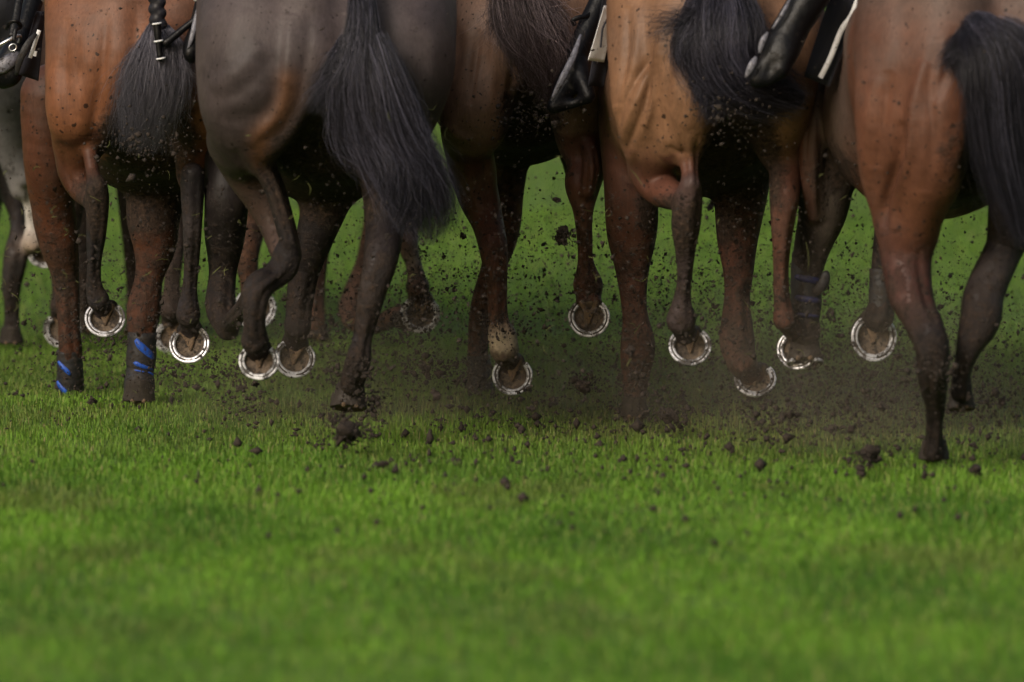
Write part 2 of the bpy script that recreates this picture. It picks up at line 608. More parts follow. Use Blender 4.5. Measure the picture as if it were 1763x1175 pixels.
def make_hoof(root, c, width, n, t, shoe=True, hoofcol=None, length=1.0, dull=False):
    """c: centre of the sole, n: way the sole faces, t: way the toe points. Returns the coronet centre."""
    n = unit(n); t = np.asarray(t, float); t = unit(t - n * (t @ n)); s = np.cross(t, n)
    rw = width / 2
    ringn = 40
    a = np.linspace(0, 2 * math.pi, ringn, endpoint=False)

    def outline(rx, rl, heel=0.82):
        y = np.cos(a) * rl
        y = np.where(y < 0, y * heel, y)
        x = np.sin(a) * rx
        # narrower towards the heel
        x = x * (1 - 0.16 * np.clip(-np.cos(a), 0, 1) ** 2)
        return x, y
    V = []
    hh = rw * 1.15
    levels = [(0.00, 0.99, 0.0), (0.10, 0.99, 0.0), (0.40, 0.90, -0.10), (0.75, 0.80, -0.25), (1.0, 0.76, -0.36), (1.08, 0.66, -0.40)]
    for (f, sc, sh) in levels:
        x, y = outline(rw * sc, rw * length * sc)
        V.append(c + np.outer(x, s) + np.outer(y + sh * rw, t) - n * hh * f)
    V = np.vstack(V)
    Q = []
    L = len(levels)
    for i in range(L - 1):
        for j in range(ringn):
            k = (j + 1) % ringn
            Q.append((i * ringn + j, (i + 1) * ringn + j, (i + 1) * ringn + k, i * ringn + k))
    top = len(V)
    V = np.vstack([V, c - n * hh * 1.1 - t * 0.4 * rw])
    Tr = [(top, (L - 1) * ringn + (j + 1) % ringn, (L - 1) * ringn + j) for j in range(ringn)]
    hoof = link("hoof", mesh_np("hoof", V, Q, Tr), M['hoof'], root)
    # sole: shallow cup
    rings = [(0.985, 0.0005), (0.80, 0.0035), (0.74, -0.004), (0.5, -0.009), (0.25, -0.010)]
    SV = []
    for (sc, z) in rings:
        x, y = outline(rw * sc, rw * length * sc)
        jz = rng.normal(0, .0006, ringn)
        SV.append(c + np.outer(x, s) + np.outer(y, t) + np.outer(z + jz, n))
    SV = np.vstack(SV)
    SQ = []
    for i in range(len(rings) - 1):
        for j in range(ringn):
            k = (j + 1) % ringn
            SQ.append((i * ringn + j, i * ringn + k, (i + 1) * ringn + k, (i + 1) * ringn + j))
    cc = len(SV); SV = np.vstack([SV, c - n * 0.010])
    ST_ = [(cc, (len(rings) - 1) * ringn + j, (len(rings) - 1) * ringn + (j + 1) % ringn) for j in range(ringn)]
    link("sole", mesh_np("sole", SV, SQ, ST_), M['sole'], hoof)
    # frog: a V of two ridges from the heel to a point
    fr = Body()
    for sg in (-1, 1):
        fr.cap(c + s * sg * rw * .34 - t * rw * .70 + n * .001, c + t * rw * .30 - n * .006, rw * .15, rw * .05, .006)
    fr.cap(c - t * rw * .25 - n * .008, c + t * rw * .25 - n * .009, rw * .15, rw * .06, .006)
    link("frog", fr.build("frog", rw * .07, (0.1, 0.08, 0.06)), M['frog'], hoof)
    if shoe:
        th = np.linspace(-R(136), R(136), 45)
        bw = rw * 0.25
        SV = []
        ky = np.where(np.cos(th) < 0, 0.95, 1.0)
        cx = np.sin(th) * (1 - 0.10 * np.clip(-np.cos(th), 0, 1) ** 2)
        cy = np.cos(th) * length * ky
        prof = [(1.035, .0005), (1.04, .0085), (1.0, .0105), (0.925, .0105), (0.905, .0070), (0.865, .0070), (0.85, .0105), (0.775, .0100), (0.725, .006), (0.725, .0005)]
        for (f, z) in prof:
            SV.append(c + np.outer(cx * rw * f, s) + np.outer(cy * rw * f, t) + n * z)
        m = len(th); SV = np.vstack(SV)
        SQ, mats = [], []
        for i in range(len(prof)):
            i2 = (i + 1) % len(prof)
            for j in range(m - 1):
                SQ.append((i * m + j, i * m + j + 1, i2 * m + j + 1, i2 * m + j))
                ang = abs(math.degrees(th[j]))
                mats.append(1 if (i in (3, 4, 5) and 14 < ang < 118) else 0)
        for j in (0, m - 1):
            f = [i * m + j for i in range(len(prof))]
            for (q0, q1, q2, q3) in ((0, 1, 8, 9), (1, 2, 7, 8), (2, 3, 6, 7), (3, 4, 5, 6)):
                qq = (f[q0], f[q1], f[q2], f[q3])
                SQ.append(qq if j == 0 else qq[::-1]); mats.append(0)
        me = mesh_np("horseshoe", SV, SQ, None)
        me.polygons.foreach_set("material_index", np.array(mats[:len(me.polygons)], dtype=np.int32))
        me.update()
        link("horseshoe", me, [M['shoe_dull' if dull else 'shoe'], M['crease']], hoof)
        md = [o for o in hoof.children if o.name.startswith("horseshoe")][0].modifiers.new("b", 'BEVEL')
        md.width = 0.0009; md.segments = 2; md.limit_method = 'ANGLE'
    return c - n * hh * 1.0 - t * 0.36 * rw


def make_boot(root, d0, pts, stripes=(), mat=None, smat=None, name="leg_boot", thick=1.0):
    """sleeve round a leg; pts as in chain(); stripes: (fraction along, slant, half height)"""
    q = np.array([(*P(px, py, d0 + dd), r * mpx(d0 + dd)) for (px, py, dd, r) in pts])
    q = catmull(q, 22)
    ridg = 1 + 0.02 * np.sin(np.arange(22) * 1.9)
    V, Q, Tr = tube(q[:, :3], q[:, 3] * ridg, 28)
    ob = link(name, mesh_np(name, V, Q, Tr), mat or M['rubber'], root)
    T, A, B = frame_along(q[:, :3])
    for (f, slant, hw, a0, a1) in stripes:
        # a raised band over part of the circumference
        na = 15
        aa = np.linspace(R(a0), R(a1), na)
        rows = []
        for w, lift in ((-1, 0.0), (-.8, .0035), (.8, .0035), (1, 0.0)):
            row = []
            for i, an in enumerate(aa):
                u = i / (na - 1) * 2 - 1
                hh = hw * max(.03, 1 - abs(u) ** 7) ** .5
                ff = np.clip(f + slant * u + w * hh, 0, 1) * 21
                i0 = min(int(ff), 20); tt = ff - i0
                p = q[i0] * (1 - tt) + q[i0 + 1] * tt
                Ai = A[i0] * (1 - tt) + A[i0 + 1] * tt; Bi = B[i0] * (1 - tt) + B[i0 + 1] * tt
                row.append(p[:3] + (p[3] * 1.025 + lift) * (math.cos(an) * Ai + math.sin(an) * Bi))
            rows.append(row)
        VV = np.array(rows).reshape(-1, 3)
        QQ = [(r * na + i, r * na + i + 1, (r + 1) * na + i + 1, (r + 1) * na + i) for r in range(3) for i in range(na - 1)]
        link("stripe", mesh_np("stripe", VV, QQ), smat or M['blue'], ob)
    return ob


# ------------------------------------------------------------------ tails
def make_tail(root, d0, guides, n, mat, r0=0.0011, seed=1, core=None, frizz=.006, name="tail"):
    """guides: list of (weight, [(px,py,dd,halfwidth px)...]); strands spread round each guide"""
    rg = np.random.default_rng(seed)
    Vs, Qs, Rn = [], [], []
    base = 0
    for (wt, pts) in guides:
        q = np.array([(*P(px, py, d0 + dd), w * mpx(d0 + dd)) for (px, py, dd, w) in pts])
        q = catmull(q, 17)
        T, A, B = frame_along(q[:, :3])
        m = int(n * wt)
        for s in range(m):
            # clumps of strands
            cl = rg.integers(0, 44)
            cr = np.random.default_rng(seed * 100 + cl)
            ca, cd = cr.uniform(0, 2 * math.pi), math.sqrt(cr.uniform(0, 1))
            a = ca + rg.normal(0, .45); dd = np.clip(cd + rg.normal(0, .2), 0, 1.3)
            end = rg.uniform(.5, 1.0) if rg.uniform() < .75 else rg.uniform(.25, 1)
            t = np.linspace(rg.uniform(0, .12), end, 11) * 16
            i0 = np.minimum(t.astype(int), 15); f = (t - i0)[:, None]
            c = q[i0] * (1 - f) + q[i0 + 1] * f
            Ai = A[i0] * (1 - f) + A[i0 + 1] * f; Bi = B[i0] * (1 - f) + B[i0 + 1] * f
            u = np.linspace(0, 1, 11)
            ph = cr.uniform(0, 6.28, 3) + rg.normal(0, .25, 3)
            wob = frizz * u * cr.uniform(.5, 2.2)
            off = c[:, 3:4] * dd * (math.cos(a) * Ai + math.sin(a) * 0.75 * Bi)
            wv = wob[:, None] * ((np.sin(u * 6 + ph[0]) + .18 * np.sin(u * 14 + ph[2]))[:, None] * Ai * 1.3 + np.sin(u * 5 + ph[1])[:, None] * Bi)
            fly = (rg.normal(0, 1) if rg.uniform() > .2 else rg.normal(0, 3.0)) * frizz * (u ** 2)[:, None] * Ai
            p = c[:, :3] + off + wv + fly
            rad = r0 * rg.uniform(.6, 1.35) * (1 - .75 * u ** 2)
            Tn = np.gradient(p, axis=0); Tn /= np.linalg.norm(Tn, axis=1)[:, None] + 1e-9
            S1 = np.cross(Tn, (0, 1, 0.1)); S1 /= np.linalg.norm(S1, axis=1)[:, None] + 1e-9
            S2 = np.cross(S1, Tn)
            v = []
            for k in range(3):
                an = k * 2.0944
                v.append(p + rad[:, None] * (math.cos(an) * S1 + math.sin(an) * S2))
            v = np.stack(v, 1).reshape(-1, 3)
            Vs.append(v)
            Rn.append(np.full(33, np.clip(cr.uniform(0, .8) + rg.normal(0, .15), 0, 1)))
            for i in range(10):
                for k in range(3):
                    k2 = (k + 1) % 3
                    Qs.append((base + i * 3 + k, base + i * 3 + k2, base + i * 3 + 3 + k2, base + i * 3 + 3 + k))
            base += 33
    me = mesh_np(name, np.vstack(Vs), np.array(Qs))
    set_float(me, "Rnd", np.concatenate(Rn))
    o = link(name, me, mat, root)
    if core:
        b = Body()
        for pts in core:
            b.chain(d0, pts, .03)
        cm = b.build("dock", .009, (0.01, 0.01, 0.012))
        set_float(cm, "Rnd", np.full(len(cm.vertices), .05))
        link("dock", cm, mat, o)
    return o


# ------------------------------------------------------------------ sheets (saddle cloths) with thickness
def sheet(name, pts2, d_of, thick, mat, parent, nx=14, ny=14, wav=.004):
    """quad of four photo-pixel corners (tl,tr,br,bl); d_of(u,v) gives depth"""
    tl, tr, br, bl = [np.array(p, float) for p in pts2]
    V = []
    for k in (0, 1):
        for j in range(ny + 1):
            v = j / ny
            for i in range(nx + 1):
                u = i / nx
                p = (tl * (1 - u) + tr * u) * (1 - v) + (bl * (1 - u) + br * u) * v
                d = d_of(u, v) + wav * math.sin(u * 7 + v * 3) + wav * .7 * math.sin(v * 11 + u * 4)
                V.append(P(p[0], p[1], d) + np.array((0, thick * k, 0)))
    m = (nx + 1) * (ny + 1)
    Q = []
    for j in range(ny):
        for i in range(nx):
            a = j * (nx + 1) + i
            Q.append((a, a + nx + 1, a + nx + 2, a + 1))
            Q.append((m + a, m + a + 1, m + a + nx + 2, m + a + nx + 1))
    bd = [i for i in range(nx)] + [j * (nx + 1) + nx for j in range(ny)] + [ny * (nx + 1) + nx - i for i in range(nx)] + [(ny - j) * (nx + 1) for j in range(ny)]
    for i in range(len(bd)):
        a, b = bd[i], bd[(i + 1) % len(bd)]
        Q.append((a, b, m + b, m + a))
    return link(name, mesh_np(name, V, Q), mat, parent)


def strip(name, line, hw, lift, mat, parent, thick=.002):
    """flat band following photo-pixel points (px,py,d)"""
    q = np.array([P(*p) for p in line]); q = catmull(q, 16)
    T, A, B = frame_along(q)
    V = []
    for lf in (lift, lift + thick):
        for sg in (-1, 1):
            V.append(q + A * hw * sg - np.array((0, lf, 0)))
    V = np.vstack(V); n = 16
    Q = []
    for i in range(n - 1):
        for (r0, r1) in ((0, 1), (1, 3), (3, 2), (2, 0)):
            Q.append((r0 * n + i, r0 * n + i + 1, r1 * n + i + 1, r1 * n + i))
    for i in (0, n - 1):
        Q.append((i, n + i, 3 * n + i, 2 * n + i))
    return link(name, mesh_np(name, V, Q), mat, parent)


# ------------------------------------------------------------------ horses
def trunk(b, d0, cx, hw, lean, base, dz=0.0, girth=1.0):
    """upper body: croup, barrel, chest, neck and head. hw in px; lean = metres of sideways shift per metre ahead (negative = to the left)"""
    s = d0 / F
    x0 = (cx - W / 2) * s
    hwm = hw * s * .955

    def at(x, ahead, z):
        return (x0 + x + lean * ahead, d0 + ahead, z + dz)
    b.ell(at(0, .48, 1.13), (hwm * .86, .44, .255), .07, base)
    b.cap(at(-hwm * .38, .42, 1.19), at(-hwm * .40, .75, 1.2), .165, .15, .08, base)
    b.cap(at(hwm * .38, .42, 1.19), at(hwm * .40, .75, 1.2), .165, .15, .08, base)
    g = girth
    b.cap(at(0, .55, 1.00), at(0, 1.0, .985), .255 * g, .29 * g, .12, base)
    b.cap(at(0, 1.0, .985), at(0, 1.5, .99), .29 * g, .265 * g, .12, base)
    b.cap(at(0, 1.5, .99), at(0, 1.78, 1.03), .25 * g, .18 * g, .12, base)
    b.cap(at(0, 1.45, 1.22), at(0, 1.1, 1.20), .09, .12, .15, base)
    for sg in (-1, 1):
        b.cap(at(sg * .16, 1.45, 1.15), at(sg * .15, 1.65, .86), .13, .10, .09, base)
    b.cap(at(0, 1.65, 1.12), at(0, 2.25, 1.38), .17, .105, .10, base, sy=1.0)
    b.cap(at(0, 2.22, 1.42), at(0, 2.42, 1.33), .085, .085, .06, base)
    b.cap(at(0, 2.4, 1.33), at(0, 2.74, 1.10), .085, .052, .06, base)
    for sg in (-1, 1):
        b.cap(at(sg * .055, 2.2, 1.49), at(sg * .065, 2.17, 1.59), .026, .008, .02, base)


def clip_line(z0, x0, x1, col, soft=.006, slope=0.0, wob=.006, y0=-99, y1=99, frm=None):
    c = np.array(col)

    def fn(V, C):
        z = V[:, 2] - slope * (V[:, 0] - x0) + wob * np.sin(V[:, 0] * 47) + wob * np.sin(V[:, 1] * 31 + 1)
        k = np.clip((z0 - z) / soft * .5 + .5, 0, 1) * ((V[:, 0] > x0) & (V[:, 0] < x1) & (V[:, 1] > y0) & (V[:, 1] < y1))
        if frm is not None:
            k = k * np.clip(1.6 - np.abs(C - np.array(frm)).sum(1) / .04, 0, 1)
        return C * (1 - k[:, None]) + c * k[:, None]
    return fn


def zc(py, d):
    return P(0, py, d)[2]


def xc(px, d):
    return P(px, 0, d)[0]


def mudspot(b, px, py, d, rx, rz, rd, a):
    s = mpx(d)
    b.mudspots.append((P(px, py, d), np.array((rx * s, rd, rz * s)), a))


BACK = np.array((0., -1., 0.))


def horse_root(cx, d0, label, group="racehorses galloping away in a bunch"):
    p = P(cx, 0, d0 + .9)
    r = empty("horse", (p[0], d0 + .9, 0))
    tag(r, label, "horse", group)
    return r


def finish(b, root, base, h=.0062):
    link("body", b.build("body", h, base), M['coat'], root)


def shoe_at(b, root, d0, px, py, dd, w, tilt=0.12, roll=0.0, join=None, col=None, rj=19, k=.02, mud=.25, yaw=0.0, length=1.0, dull=False):
    """sole facing back at the camera. tilt>0 faces upward; join=(px,py,dd,r): pastern start"""
    d = d0 + dd
    c = P(px, py, d)
    n = unit((math.sin(yaw), -math.cos(tilt), math.sin(tilt)))
    t = (math.sin(roll), 0, -math.cos(roll))
    cor = make_hoof(root, c, w * mpx(d), n, t, length=length, dull=dull)
    if join:     # ergot and sesamoids at the back of the fetlock
        jp = P(join[0], join[1], d0 + join[2]); jr = join[3] * mpx(d)
        for sg in (-1, 1): b.ell(jp + np.array((sg * jr * .38, -jr * .55, jr * .15)), np.array((jr * .5, jr * .62, jr * .75)), .008, col, mud=mud)
        b.ell(jp + np.array((0, -jr * .9, -jr * .45)), np.array((jr * .28, jr * .35, jr * .4)), .006, col, mud=mud)
    rw = w * mpx(d) / 2; tt = unit(np.array(t) - n * (np.array(t) @ n)); sv = np.cross(tt, n)
    for sg in (-1, 1):     # bulbs of the heel
        b.cap(c - tt * rw * .80 + sv * sg * rw * .34 - n * rw * .25, c - tt * rw * .55 + sv * sg * rw * .36 - n * rw * .75, rw * .27, rw * .34, .012, col, mud=mud)
    if join:
        a = P(join[0], join[1], d0 + join[2])
        b.cap(a, cor, join[3] * mpx(d), rj * mpx(d), k, col, mud=mud)
        b.cap(cor, cor + (c - cor) * .25, rj * mpx(d), rj * 1.08 * mpx(d), k, col, mud=mud)
    return cor


TAIL_BLACK = hair_material("black_tail_hair", srgb(21, 20, 25), srgb(116, 113, 131))  # bluish highlights painted in as the paler strand colour
TAIL_BROWN = hair_material("brown_tail_hair", srgb(40, 28, 26), srgb(160, 142, 146))
TAIL_GREY = hair_material("muddy_tail_hair", srgb(88, 86, 95), srgb(150, 147, 160), .75)

# ---- chestnut horse at the left -------------------------------------------------
def horse_left():
    d0 = 24.1
    base = srgb(124, 80, 56); leg = srgb(82, 50, 36); dark = srgb(44, 40, 44); knee = srgb(48, 42, 44)
    r = horse_root(268, d0, "reddish bay horse with a braided tail and blue-striped leg boots")
    b = Body()
    trunk(b, d0, 262, 195, -.04, base, dz=-.02)
    # left hind
    b.chain(d0, [(178, -40, .40, 104), (160, 60, .25, 82), (143, 130, .2, 64), (134, 190, .18, 54), (134, 240, .24, 41)], .06, base)
    b.chain(d0, [(212, 30, .2, 62), (198, 110, .14, 50), (182, 190, .17, 38), (165, 240, .22, 27)], .04, base)
    b.chain(d0, [(134, 240, .24, 39), (133, 285, .27, 35), (142, 322, .25, 26), (158, 344, .18, 18)], .03, leg)
    b.chain(d0, [(152, 245, .18, 13), (160, 300, .13, 12)], .02, leg, smooth=False)
    b.chain(d0, [(166, 322, .13, 18.5), (168, 350, .15, 20), (166, 400, .18, 17), (162, 445, .22, 13), (162, 490, .26, 13.5), (168, 515, .27, 17.5)], .02, dark)
    shoe_at(b, r, d0, 181, 549, .30, 68, .42, join=(170, 517, .28, 16), col=dark)
    # right hind
    b.chain(d0, [(352, -40, .40, 104), (362, 60, .25, 84), (365, 130, .2, 68), (352, 200, .25, 54), (340, 250, .3, 38)], .06, base)
    b.chain(d0, [(318, 30, .2, 60), (328, 120, .14, 50), (338, 200, .2, 40)], .04, base)
    b.chain(d0, [(338, 255, .3, 36), (332, 300, .36, 28), (335, 325, .28, 20)], .03, leg)
    b.chain(d0, [(331, 300, .16, 19.5), (331, 340, .18, 20), (331, 400, .2, 16), (329, 450, .24, 13.5), (326, 505, .28, 14), (324, 540, .30, 20)], .02, dark)
    shoe_at(b, r, d0, 327, 592, .34, 69, .30, roll=.14, yaw=-.15, join=(324, 545, .31, 18), col=dark)
    # fore legs
    b.chain(d0, [(96, 170, 1.2, 62), (82, 270, 1.2, 42), (90, 350, 1.28, 38), (101, 415, 1.33, 34), (113, 478, 1.38, 23), (118, 560, 1.4, 19), (121, 610, 1.42, 20), (120, 668, 1.45, 19)], .04, leg, mud=.15)
    b.chain(d0, [(275, 270, 1.05, 60), (264, 370, 1.0, 46), (266, 425, 1.0, 36), (257, 480, 1.0, 24), (247, 535, 1.0, 29), (243, 585, 1.0, 22), (241, 640, 1.0, 19), (239, 680, .98, 22)], .04, leg, mud=.12)
    for (px, py, dd, w) in ((119, 684, 1.45, 52), (239, 699, .97, 58)):
        c = P(px, py, d0 + dd); c[2] = max(.012, c[2] - .01)
        make_hoof(r, c, w * mpx(d0 + dd), (0, -.05, -1), (0, 1, 0), shoe=False)
    make_boot(r, d0, [(119, 603, 1.42, 22), (121, 640, 1.43, 23), (121, 676, 1.45, 24)],
              [(.35, .12, .065, 215, 275), (.80, .10, .065, 205, 265)])
    make_boot(r, d0, [(245, 572, 1.0, 25), (243, 620, 1.0, 26), (241, 640, 1.0, 24), (240, 660, .99, 27), (240, 682, .98, 26)],
              [(.14, .07, .040, 245, 325), (.34, .06, .040, 245, 330), (.52, .03, .034, 250, 290), (.56, .03, .030, 305, 335)])
    b.clips.append(clip_line(zc(252, d0 + .2), xc(60, d0), xc(178, d0), leg, .006, .25, y0=d0 - .1, y1=d0 + .42, frm=base))
    for sp in ((245, 250, d0 + .35, 78, 95, 1.6, 1.0), (240, 330, d0 + .8, 100, 80, 1.4, 1.1), (310, 240, d0 + .2, 40, 80, .5, .6), (110, 500, d0 + 1.4, 40, 110, .3, .45), (250, 420, d0 + 1, 60, 90, .4, .35), (110, 360, d0 + 1.2, 60, 60, .4, .3)):
        mudspot(b, *sp)
    # grooves
    b.stroke(d0, [(185, 20), (176, 130), (160, 240)], 10, -12)
    b.stroke(d0, [(150, 20), (146, 130), (142, 235)], 12, 6)
    b.stroke(d0, [(118, 30), (112, 120), (122, 215)], 12, -8)
    b.stroke(d0, [(95, 60), (92, 150), (108, 235)], 12, 5)
    b.stroke(d0, [(238, 0), (234, 120), (226, 240)], 16, -18)
    b.stroke(d0, [(330, 60), (345, 150), (345, 240)], 12, -10)
    b.stroke(d0, [(105, 262), (112, 300), (128, 330)], 6, -6)
    b.stroke(d0, [(160, 340), (163, 420), (160, 480)], 5, -4)
    finish(b, r, base)
    t = make_tail(r, d0, [(1.0, [(268, 40, -.02, 12), (275, 85, -.05, 36), (264, 140, -.04, 50), (250, 195, 0, 48), (242, 262, .06, 34)]),
                          (.3, [(282, 70, -.03, 16), (300, 110, -.03, 20), (298, 150, -.02, 10)])], 4200, TAIL_GREY, .0006, 3,
                  core=[[(268, 20, 0, 8), (272, 85, -.02, 24), (265, 140, -.01, 34), (250, 190, .02, 30), (242, 225, .06, 14)]], frizz=.013)
    # braid
    bb = Body()
    for i in range(15):
        y = -60 + i * 9.5
        bb.chain(d0, [(262 + (i % 2) * 4 + i * .5, y, -.055, 11), (272 - (i % 2) * 5 + i * .5, y + 7, -.06, 11)], .004, (0.02, 0.02, 0.025), smooth=False)
    bm = bb.build("braid", .0035, (.02, .02, .025)); set_float(bm, "Rnd", np.full(len(bm.vertices), .15))
    br = link("braid", bm, TAIL_BLACK, t)
    q = catmull(np.array([P(270, 38, d0 - .12), P(273, 75, d0 - .125), P(276, 106, d0 - .13)]), 12)
    V, Q, Tr = tube(q, np.array([9.5, 9, 8.5, 8.5, 8, 7.5, 7, 6.5, 6, 6, 5.5, 4]) * mpx(d0) * .8, 12)
    link("tail_wrap", mesh_np("tail_wrap", V, Q, Tr), M['leather'], t)
    for (x, y) in ((270, 41), (273, 71), (277, 101)):
        a = np.linspace(0, 2 * math.pi, 20, endpoint=False)
        c = P(x, y, d0 - .124)
        ring = c + .012 * np.outer(np.cos(a), (1, 0, .15)) + .012 * np.outer(np.sin(a), (0, 1, 0))
        ring = np.vstack([ring, ring[:1]])
        V, Q, Tr = tube(ring, .0028, 6, cap=False)
        link("band", mesh_np("band", V, Q), M['white'], t)
    # saddle cloth with white piping, stirrup
    sc = sheet("saddle_cloth", [(62, 20, 0), (78, 20, 0), (66, 140, 0), (30, 128, 0)], lambda u, v: d0 + .78 + .05 * u, .012, M['cloth'], r)
    strip("piping", [(68, 52, d0 + .76), (59, 80, d0 + .76), (52, 100, d0 + .76)], .006, .012, M['white'], sc)
    strip("piping", [(62, 88, d0 + .76), (60, 97, d0 + .76)], .005, .014, M['white'], sc)
    q = np.array([P(*p) for p in ((-14, 95, d0 + .78), (-6, 82, d0 + .75), (10, 72, d0 + .74), (26, 64, d0 + .75), (34, 62, d0 + .78), (34, 70, d0 + .82), (24, 84, d0 + .84))])
    V, Q, Tr = tube(catmull(q, 24), .0055, 10)
    link("stirrup", mesh_np("stirrup", V, Q, Tr), M['steel'], r)
    q = np.array([P(*p) for p in ((62, 58, d0 + .74), (48, 76, d0 + .72), (34, 104, d0 + .72), (28, 130, d0 + .74))])
    V, Q, Tr = tube(catmull(q, 14), .0115 * np.sin(np.linspace(.5, math.pi - .5, 14)), 10, flat=.35)
    link("girth_flap", mesh_np("girth_flap", V, Q, Tr), M['rubber'], r)
    a_ = np.linspace(0, 2 * math.pi, 24)
    V, Q, Tr = tube(P(22, 82, d0 + .70) + .011 * np.outer(np.cos(a_), (1, 0, .3)) + .010 * np.outer(np.sin(a_), (-.2, 0, 1)), .0022, 6, cap=False)
    link("buckle", mesh_np("buckle", V, Q), M['steel'], r)
    q = np.array([P(*p) for p in ((12, 52, d0 + .73), (16, 40, d0 + .71), (28, 37, d0 + .70), (36, 46, d0 + .72), (27, 52, d0 + .71), (24, 74, d0 + .70))])
    V, Q, Tr = tube(catmull(q, 18), .0065, 8, flat=.4)
    link("keeper_strap", mesh_np("keeper_strap", V, Q, Tr), M['leather'], r)
    q = np.array([P(*p) for p in ((40, -40, d0 + .86), (28, 30, d0 + .8), (21, 66, d0 + .77))])
    V, Q, Tr = tube(catmull(q, 10), .012, 10, flat=.3)
    link("stirrup_leather", mesh_np("stirrup_leather", V, Q, Tr), M['leather'], r)
    return r


